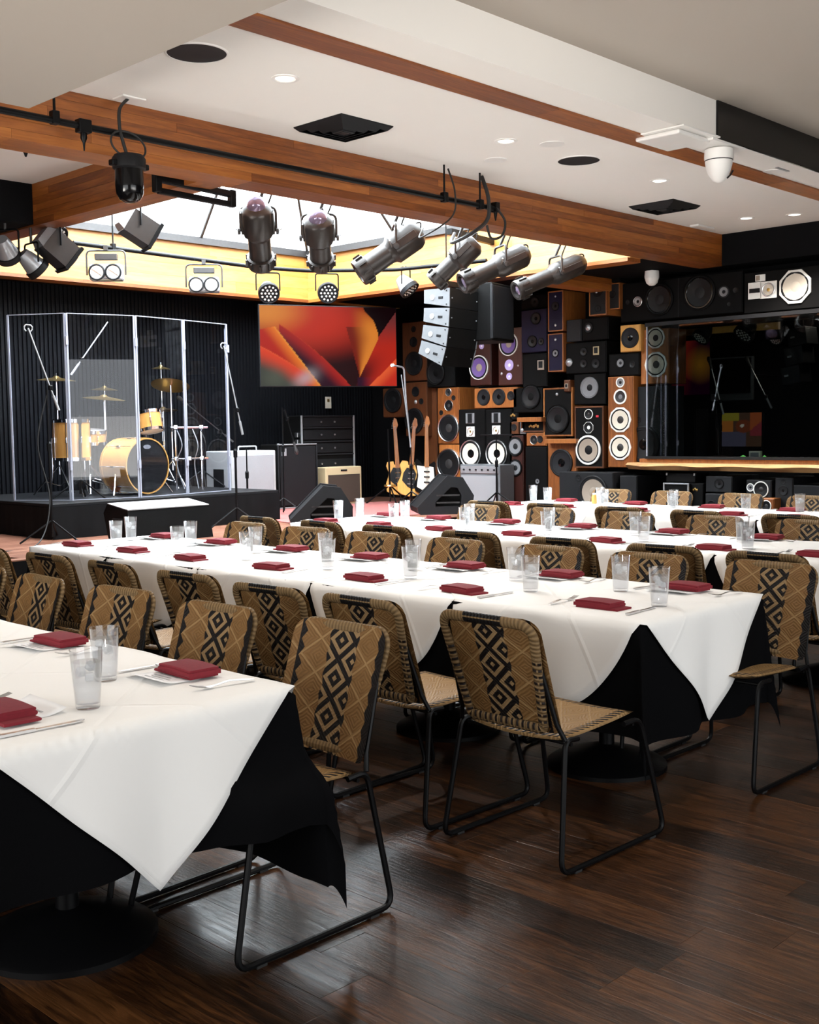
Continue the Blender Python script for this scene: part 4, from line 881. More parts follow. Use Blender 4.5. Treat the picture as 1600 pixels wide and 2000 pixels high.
cymbal(6.57, 10.92, 1.86, .225, R(6), R(20), 'bronze crash cymbal over the bass drum')
cymbal(7.44, 10.95, 2.02, .215, R(-20), R(-50), 'tilted bronze cymbal right of the rack tom')
cymbal(6.15, 11.15, 2.06, .20, R(4), 0, 'flat bronze cymbal above the floor tom')
cymbal(7.50, 11.2, 1.74, .165, R(-4), 0, 'small bronze cymbal low behind the tilted one')
cymbal(7.72, 11.55, 2.24, .11, R(3), 0, 'smallest cymbal far back against the ribbed wall')
cymbal(6.93, 11.5, 1.98, .15, R(3), 0, 'thin cymbal half hidden beside the shield post')
t = empty('drum_rack', (7.35, 10.75, RZ), R(-20), 'chrome tube rack holding drum hardware right of the bass drum', 'rack')
for pts in (((0, 0, 0), (0, 0, .72)), ((.32, .1, 0), (.32, .1, .72)), ((-.06, -.02, .70), (.40, .13, .70)), ((-.06, -.02, .35), (.40, .13, .35))): MB().tube(pts, .014, 8).build('tube', M['chrome'], t)
for p in ((0, 0, .70), (.32, .1, .70), (0, 0, .35), (.32, .1, .35), (.16, .05, .35)): MB().xbox(Matrix.Translation(p), .05, .05, .05, .01).build('clamp', M['chrome'], t)
for k in range(4): MB().tube(bez([(0.02 + .09 * k, .02, .68), (.05 + .09 * k, -.08, .5), (.0 + .1 * k, -.03, .3), (.06 + .08 * k, -.1, .02)]), .006, 5).build('cable', M['rubber'] if k % 2 else M['silver'], t, True)
# ---- microphone stands
def mic_stand(name, foot, top, boom, label, pole='black_metal', mic=True, tri=True, boomm='silver', clip=True):
    t = empty(name, foot, 0, label, 'microphone stand', 'microphone stands'); o = Vector(foot); T = Vector(top) - o
    MB().tube([(0, 0, .05), T * .62], .012, 8).build('lower_pole', M[pole], t); MB().tube([T * .6, T], .008, 8).build('upper_pole', M['black_metal'], t)
    MB().lathe([(.02, -.04), (.022, .03), (.012, .05)], 10, 'z', Matrix.Translation(T * .62)).build('clutch', M['black_metal'], t)
    if tri:
        for k in range(3): a = k * 2.094 + .9; MB().tube([(0, 0, .20), (.30 * math.cos(a), .30 * math.sin(a), .010)], .009, 6).build('leg', M['black_metal'], t)
    else: MB().lathe([(.14, 0), (.14, .012), (.03, .03), (.015, .06)], 28).build('round_base', M['black_metal'], t, True)
    if boom:
        a, b = Vector(boom[0]) - o, Vector(boom[1]) - o; MB().tube([a, b], .007, 8).build('boom', M[boomm], t); d = (b - a).normalized()
        MB().tube([a, a + d * .14], .013, 8).build('counterweight', M[boomm], t)
        MB().xbox(Matrix.Translation(a.lerp(b, .28)), .035, .035, .045, .008).build('boom_clamp', M['black_metal'], t)
        if clip:
            for s in (-1, 1): MB().tube([b + Vector((s * .028 * math.sin(q) + s * .012, 0, .03 * math.cos(q))) for q in (-.4, .4, 1.2, 2.0, 2.8)], .006, 6).build('shock_mount', M['silver'], t)
        if mic: MB().lathe([(.012, 0), (.016, .08), (.022, .10), (.024, .13), (.012, .155), (0, .157)], 12, 'x', lookM(b, d)).build('microphone', M['charcoal'], t, True)
    return t
mic_stand('boom_microphone_stand', (5.20, 9.6, .5), (5.20, 9.6, 1.90), ((5.31, 9.6, 1.70), (5.04, 9.6, 2.43)), 'black boom stand in front of the left shield panel', mic=False)
mic_stand('boom_microphone_stand', (5.90, 10.3, RZ), (5.93, 10.3, 2.10), ((5.83, 10.28, 2.06), (6.26, 10.28, 2.60)), 'boom stand behind the second shield panel angled up right', mic=False, clip=False)
mic_stand('boom_microphone_stand', (7.22, 9.5, .5), (7.22, 9.5, 1.72), ((7.32, 9.5, 1.45), (7.11, 9.5, 2.35)), 'boom stand with silver boom in front of the right shield panel', mic=False)
mic_stand('boom_microphone_stand', (7.95, 11.1, RZ), (7.95, 11.1, 1.6), ((8.33, 11.0, 1.36), (7.69, 11.0, 1.80)), 'dark boom stand slanting behind the right shield panel', mic=True, boomm='charcoal', clip=False)
mic_stand('straight_microphone_stand', (8.55, 10.35, .5), (8.56, 10.35, 1.75), ((8.55, 10.3, 1.72), (8.66, 10.28, 1.35)), 'thin stand with hanging microphone before the white amplifier', mic=True, boomm='black_metal', clip=False)
mic_stand('straight_microphone_stand', (8.10, 10.45, .5), (8.10, 10.45, 1.28), None, 'short black stand before the left side of the white amplifier')
t = mic_stand('boom_microphone_stand', (10.28, 9.95, .5), (10.30, 9.97, 1.30), None, 'tall silver stand bent at the top beside the TV', tri=True)
MB().tube(rounded([(.02, .02, .75), (-.02, .05, 1.3), (-.05, .05, 1.74), (-.24, .05, 1.76)], .05), .011, 8).build('gooseneck', M['silver'], t, True); MB().lathe([(.018, 0), (.022, .03), (0, .05)], 12, 'x', Matrix.Translation((-.27, .05, 1.76))).build('tip', M['white_ring'], t, True); MB().tube([(.0, .02, .9), (-.10, .05, 1.65)], .006, 6).build('brace_rod', M['silver'], t)
t = mic_stand('keyboard_tray_stand', (10.68, 8.9, .5), (10.68, 8.9, 1.38), None, 'black tripod stand with a flat bar before the white-coned speakers'); MB().box(-.02, .02, -.26, .24, .88, .90, .004).build('tray_bar', M['black_metal'], t)
# ---- amplifiers and cases
t = empty('guitar_amplifier', (8.44, 11.0, .5), 0, 'white guitar amplifier cabinet behind the drum riser', 'amplifier')
MB().box(-.33, .33, -.25, .25, 0, .75, .012).build('cabinet', M['amp_white'], t); M['grille_cloth'] = plain('silver_grille_cloth', (.25, .25, .26), .7, 0, .12, bump=.3, nscale=220)
MB().box(-.29, .29, -.262, -.245, .06, .70, .004).build('grille', M['grille_cloth'], t); MB().box(-.336, -.326, -.10, .10, .28, .54, .003).build('side_port', M['black'], t)
MB().tube(rounded([(-.05, -.02, .75), (-.05, -.02, .80), (.22, -.02, .80), (.22, -.02, .75)], .02), .010, 6).build('handle', M['silver'], t, True)
t = empty('bass_cabinet', (9.33, 11.18, .5), R(-3), 'tall black bass speaker cabinet beside the white amplifier', 'amplifier')
MB().box(-.30, .30, -.19, .19, .02, .81, .012).build('cabinet', M['soft_black'], t); MB().box(-.275, .275, -.2, -.185, .05, .78, .004).build('grille', M['black'], t)
for s in ((-.3, -.3), (.3, .3)): MB().box(s[0] - .008, s[1] + .008, -.198, -.182, .02, .81, .003).build('edge_trim', M['dark_grey'], t)
MB().box(-.3, .3, -.198, -.182, .80, .815, .003).build('edge_trim', M['silver'], t); MB().box(-.3, .3, -.198, -.182, .015, .03, .003).build('edge_trim', M['silver'], t)
MB().box(-.255, -.185, -.206, -.199, .67, .76, .002).build('badge', M['silver'], t); MB().lathe([(.018, 0), (.018, .02), (0, .024)], 10, 'z', Matrix.Translation((-.29, -.18, .80))).build('corner', M['silver'], t)
for x in (-.25, .25): MB().box(x - .03, x + .03, -.1, .1, 0, .02).build('foot', M['rubber'], t)
t = empty('rack_case', (10.08, 11.45, .5), R(-4), 'black road case with rows of rack equipment against the ribbed wall', 'case')
MB().box(-.43, .43, -.2, .22, 0, 1.17, .01).build('case', M['soft_black'], t)
for z in (1.16, 1.01, .83, .66, .42): MB().box(-.43, .43, -.212, -.198, z - .008, z + .008, .003).build('rail', M['dark_grey'], t)
for x in (-.43, .43): MB().box(x - .012, x + .012, -.214, -.196, 0, 1.17, .003).build('upright', M['silver'], t)
for k, z in enumerate((1.085, .92, .745, .54)):
    u_ = MB().box(-.40, .40, -.208, -.195, z - .06, z + .06, .003).build('rack_unit', M['black'], t)
    for x in (-.12, .10): MB().lathe([(.012, 0), (.012, .012), (0, .013)], 10, 'y', Matrix.Translation((x, -.21, z)) @ Matrix.Diagonal((1, -1, 1, 1))).build('knob', M['steel'], u_, True)
for z in (.92, .83): MB().box(-.47, -.43, -.16, -.10, z - .03, z + .03, .006).build('latch', M['steel'], t)
t = empty('combo_amplifier', (10.13, 11.12, .5), R(-4), 'tan tweed combo amplifier with brown grille below the rack case', 'amplifier')
M['tweed'] = plain('tan_tweed', (.42, .33, .19), .8, 0, .2, nscale=180); M['brown_grille'] = plain('dark_brown_grille_cloth', (.035, .022, .014), .85, 0, .2, nscale=150)
MB().box(-.30, .30, -.10, .10, 0, .50, .012).build('cabinet', M['tweed'], t); MB().box(-.26, .26, -.112, -.098, .04, .40, .004).build('grille', M['brown_grille'], t); MB().box(-.05, .05, -.108, -.098, .445, .465, .002).build('badge', M['black'], t)
t = empty('wall_notice', (10.75, 12.0, 1.78), R(0), 'small cream notice pinned on the dark wall below the TV', 'notice'); MB().box(-.055, .055, -.006, 0, 0, .16, .001).build('card', M['cream'], t); MB().box(-.02, .02, -.008, -.005, .09, .13).build('printed_mark', M['gold'], t)
# ---- television
def tv():
    t = empty('television', (9.62, 10.69, 2.015), R(-25), 'large wall television showing red and orange petals', 'television'); W_, H_ = 1.78, 1.0
    MB().box(-W_ / 2, W_ / 2, -.0, .05, 0, H_, .006).build('bezel', M['black'], t); MB().box(-.3, .3, .05, .16, .3, .7, .01).build('mount', M['black_metal'], t)
    MB().tube([(0, .12, .65), (0, .5, .65), (0, 1.48, .65)], .03, 8).build('mount_arm', M['black_metal'], t)
    NX, NY = 150, 86; me = MB().grid(lambda u, v: ((u - .5) * (W_ - .02), -.003, .012 + v * (H_ - .024)), NX, NY).mesh('screen', None); ca = me.color_attributes.new('picture', 'FLOAT_COLOR', 'POINT')
    def mixc(a, b, k): k = max(0, min(1, k)); return tuple(x + (y - x) * k for x, y in zip(a, b))
    def st(a, b, x): x = max(0, min(1, (x - a) / (b - a))); return x * x * (3 - 2 * x)
    def lin(p, q, x): return p[1] + (q[1] - p[1]) * (x - p[0]) / (q[0] - p[0])
    def pic(u, v):
        w_ = 1 - v   # measured down from the top
        c = mixc((.58, .03, .012), (.02, .001, .002), st(.12, .62, math.hypot((u - .36) * .9, (w_ - .18) * 1.05)))
        c = mixc(c, (.80, .26, .035), st(.42, .02, math.hypot((u - .05) * 1.1, (w_ - .08) * 1.2)))
        e1 = .30 + 1.15 * (u - .20) + .9 * max(0, u - .2) ** 2                    # thin dark petal sweeping to the bottom middle
        if u > .14 and w_ > e1: k = w_ - e1; c = mixc((.42, .016, .012), (.03, .003, .014), st(.0, .26, k)); c = mixc(c, (.62, .06, .02), .8 * st(.016, 0, k))
        e2 = .325 + 2.28 * (u - .135)                                             # glowing orange ridge
        if w_ > e2 and w_ > .30 - .4 * u: k = (w_ - e2) / 2.2; c = mixc((.88, .20, .02), (.52, .018, .008), st(0, .13, k)); c = mixc(c, (.95, .42, .06), .7 * st(.02, 0, k))
        e3 = .50 + .9 * u + .5 * u * u
        if w_ > e3 and u < .34: k = w_ - e3; c = mixc((.80, .06, .02), (.05, .055, .045), st(.03, .30, k)); c = mixc(c, (.85, .14, .04), .6 * st(.03, 0, k))
        g = math.exp(-((u - .32) ** 2 * 160 + (w_ - .90 + .6 * (u - .32)) ** 2 * 110)); c = mixc(c, (.50, .42, .44), g * .75)
        g = math.exp(-((u - .10) ** 2 * 130 + (w_ - .90) ** 2 * 60)); c = mixc(c, (.10, .11, .08), g * .8)
        rgt = .865 - .06 * st(.4, .0, w_) ** 1.2 - .05 * st(.18, 0, w_) if w_ < .4 else lin((.4, .865), (.89, .72), w_)   # hanging teardrop
        lft = .625 if w_ < .25 else lin((.25, .625), (.89, .72), w_)
        if lft < u < rgt and w_ < .89: q = (u - lft) / max(.001, rgt - lft); c = mixc(c if w_ < .25 else (.20, .012, .004), (.78, .24, .03), st(.1, .85, q) * st(-.06, .30, w_))
        if u >= rgt:
            c = (.006, .001, .002)
            if w_ > lin((.87, .36), (1.0, .05), u) and w_ > .02: c = mixc((.16, .03, .03), (.50, .022, .01), st(.1, .55, w_)); c = mixc(c, (.05, .002, .004), st(.16, .0, u - rgt) * st(.5, .9, w_))
        if w_ > .89 and u > .70: c = mixc((.03, .003, .02), (.45, .02, .01), st(.72, .86, u))
        if w_ > lin((.79, 1.0), (1.0, .65), u) and u > .76: k = w_ - lin((.79, 1.0), (1.0, .65), u); c = mixc((.85, .12, .035), (.60, .03, .015), st(0, .22, k))
        return c
    for i, vv in enumerate(me.vertices):
        u = vv.co.x / (W_ - .02) + .5; v = (vv.co.z - .012) / (H_ - .024); ca.data[i].color = (*pic(u, v), 1)
    m = NT('television_picture'); at = m.node('ShaderNodeAttribute'); at.attribute_name = 'picture'; m.set((0, 0, 0), .4, 0, .08, **{'Emission Color': at.outputs['Color'], 'Emission Strength': .85}); me.materials.append(m.m); obj('screen', me, t)
tv()
# ---- floor monitors
def wedge(name, loc, rz, label, w_=.62, d=.42, h=.34, molded=True):
    t = empty(name, loc, rz, label, 'monitor', 'stage floor monitors'); pr = [(0, 0), (d, 0), (d, h * .45), (d * .80, h * .95), (d * .55, h), (.0, h * .16)]
    MB().prism(pr, -w_ / 2 + .05, w_ / 2 - .05, 'y').build('body', M['soft_black'], t)
    for s in (-1, 1):
        y0 = s * (w_ / 2 - .05); q = MB(); o_ = [(0, 0), (d * .95, 0), (d, h * .5), (d * .8, h), (d * .52, h * 1.05), (-.02, h * .2)]; i_ = [(d * .30, h * .22), (d * .76, h * .22), (d * .78, h * .5), (d * .70, h * .72), (d * .58, h * .74), (d * .30, h * .34)]
        n = 6; vs = [(a, y0, b) for a, b in o_] + [(a, y0, b) for a, b in i_] + [(a, y0 + s * .05, b) for a, b in o_] + [(a, y0 + s * .05, b) for a, b in i_]
        fs = [(i, (i + 1) % n, n + (i + 1) % n, n + i) for i in range(n)] + [(12 + i, 12 + (i + 1) % n, 18 + (i + 1) % n, 18 + i) for i in range(n)] + [(i, (i + 1) % n, 12 + (i + 1) % n, 12 + i) for i in range(n)] + [(6 + i, 6 + (i + 1) % n, 18 + (i + 1) % n, 18 + i) for i in range(n)]
        q.add(vs, fs).build('side_frame', M['dark_grey'] if molded else M['black'], t)
    a, b = Vector((.0, 0, h * .16)), Vector((d * .55, 0, h)); nn = Vector((-(b - a).z, 0, (b - a).x)).normalized() * .012
    MB().add([(a.x + nn.x, -w_ / 2 + .05, a.z + nn.z), (b.x + nn.x, -w_ / 2 + .05, b.z + nn.z), (b.x + nn.x, w_ / 2 - .05, b.z + nn.z), (a.x + nn.x, w_ / 2 - .05, a.z + nn.z), (a.x, -w_ / 2 + .05, a.z), (b.x, -w_ / 2 + .05, b.z), (b.x, w_ / 2 - .05, b.z), (a.x, w_ / 2 - .05, a.z)], [(0, 1, 2, 3), (4, 7, 6, 5), (0, 4, 5, 1), (1, 5, 6, 2), (2, 6, 7, 3), (3, 7, 4, 0)]).build('grille', M['black'] if molded else M['silver'], t)
    for k in range(2): MB().box(d * .32, d * .74, -w_ / 2 + .0, -w_ / 2 + .02, h * (.30 + .2 * k), h * (.34 + .2 * k)).build('handle_bar', M['charcoal'], t)
    return t
# low monitor in front of the riser: pale top, black front
t = empty('stage_monitor', (5.98, 9.08, .5), R(0), 'black stage monitor with pale sloping top in front of the riser', 'monitor', 'stage floor monitors')
MB().prism([(-.26, 0), (.12, 0), (.20, .26), (.13, .345), (-.20, .30)], -.44, .44, 'x').build('body', M['soft_black'], t)
MB().add([(-.44, -.205, .306), (.44, -.205, .306), (.44, .13, .352), (-.44, .13, .352), (-.44, -.205, .297), (.44, -.205, .297), (.44, .13, .342), (-.44, .13, .342)], [(0, 1, 2, 3), (4, 7, 6, 5), (0, 4, 5, 1), (1, 5, 6, 2), (2, 6, 7, 3), (3, 7, 4, 0)]).build('top_panel', M['amp_white'], t)
MB().box(-.448, -.438, -.12, .04, .08, .22, .003).build('side_handle', M['dark_grey'], t)
wedge('stage_monitor', (7.66, 9.16, .5), R(-38), 'black molded floor monitor in front of the bass cabinet', .62, .62, .40)
wedge('stage_monitor', (9.62, 9.26, .5), R(-38), 'black molded floor monitor by the guitars', .66, .64, .42)
# ---- guitars on stands
def guitar(loc, rz, lean, label, body, guard, tele):
    t = empty('electric_guitar', loc, rz, label, 'guitar', 'electric guitars on stands'); X = Matrix.Rotation(lean, 4, 'Y') @ Matrix.Rotation(R(-9), 4, 'X')
    if tele: out = [(-.16, .06), (-.165, .16), (-.13, .25), (-.12, .31), (-.15, .40), (-.13, .45), (-.05, .455), (-.04, .41), (.03, .40), (.07, .46), (.13, .45), (.12, .37), (.11, .30), (.14, .22), (.165, .13), (.13, .03), (0, 0), (-.1, .02)]
    else: out = [(-.15, .05), (-.165, .13), (-.13, .23), (-.125, .30), (-.16, .42), (-.13, .47), (-.09, .44), (-.05, .39), (.03, .39), (.06, .41), (.10, .44), (.12, .41), (.115, .32), (.125, .23), (.16, .13), (.14, .03), (.05, .0), (-.08, .01)]
    MB().prism(out, -.02, .022, 'y', X).build('body', body, t)
    g = [(-.03, .12), (-.11, .20), (-.10, .30), (-.06, .37), (.03, .37), (.07, .30), (.06, .22), (.10, .14), (.04, .10)] if tele else [(-.13, .10), (-.11, .25), (-.13, .38), (-.05, .37), (.03, .37), (.09, .36), (.10, .24), (.13, .10), (.06, .06), (.0, .10), (-.06, .06)]
    MB().prism(g, -.025, -.019, 'y', X).build('pickguard', guard, t)
    nk = MB().prism([(-.028, .36), (.028, .36), (.021, .88), (-.021, .88)], -.035, -.012, 'y', X).build('neck', M['cab_orange'], t)
    MB().prism([(-.021, .88), (.021, .88), (.045, .94), (.03, 1.02), (.0, 1.04), (-.022, .96)], -.028, -.012, 'y', X).build('headstock', M['cab_orange'], t)
    for k in range(6): MB().tube([X @ Vector((-.018 + .0072 * k, -.04, .12)), X @ Vector((-.014 + .0056 * k, -.04, .92))], .0009, 4).build('string', M['steel'], t)
    for k in range(3): MB().xbox(X @ Matrix.Translation((0, -.03, .16 + .07 * k)), .075, .012, .018, .003).build('pickup', M['chrome'] if tele else M['black'], t)
    for k in range(6): MB().xbox(X @ Matrix.Translation((-.035 + .004 * k, -.02, .90 + .02 * k)), .02, .008, .008).build('tuner', M['chrome'], t)
    MB().tube([(-.12, .06, -.10), (0, .16, .42), (.12, .06, -.10)], .009, 6).build('stand', M['black_metal'], t); MB().tube(rounded([(-.10, -.07, -.02), (-.10, .1, -.03), (.10, .1, -.03), (.10, -.07, -.02)], .03), .008, 6).build('stand_rest', M['black_metal'], t)
guitar((10.70, 10.40, .6), R(-38), R(6), 'orange electric guitar with black pickguard on a stand', M['cab_yellow'], M['black'], True)
guitar((10.86, 10.24, .62), R(-38), R(2), 'black electric guitar with cream pickguard on a stand', M['black_gloss'], M['cream'], False)
guitar((10.84, 10.72, .60), R(-38), R(-2), 'honey acoustic-shaped guitar at the left of the stands', M['cab_yellow'], M['black'], True)
t = empty('drum_stool', (10.55, 10.6, .5), 0, 'black folding stool stand with a yellow disc', 'stool'); MB().tube([(0, 0, .1), (-.02, 0, .98)], .012, 8).build('post', M['black_metal'], t); MB().lathe([(.075, .23), (.08, .24), (.075, .255), (0, .255)], 24).build('disc', M['gold'], t, True)
for k in range(3): a = k * 2.094; MB().tube([(0, 0, .25), (.33 * math.cos(a), .33 * math.sin(a), .01)], .010, 6).build('leg', M['black_metal'], t)
tag(MB().tube(bez([(5.2, 9.6, 1.85), (5.1, 9.62, 1.4), (5.16, 9.55, .9), (4.95, 9.4, .52), (4.4, 9.1, .512)]), .006, 6).build('microphone_cable', M['rubber'], None, True), 'thin black cable hanging from the left boom stand', 'cable')
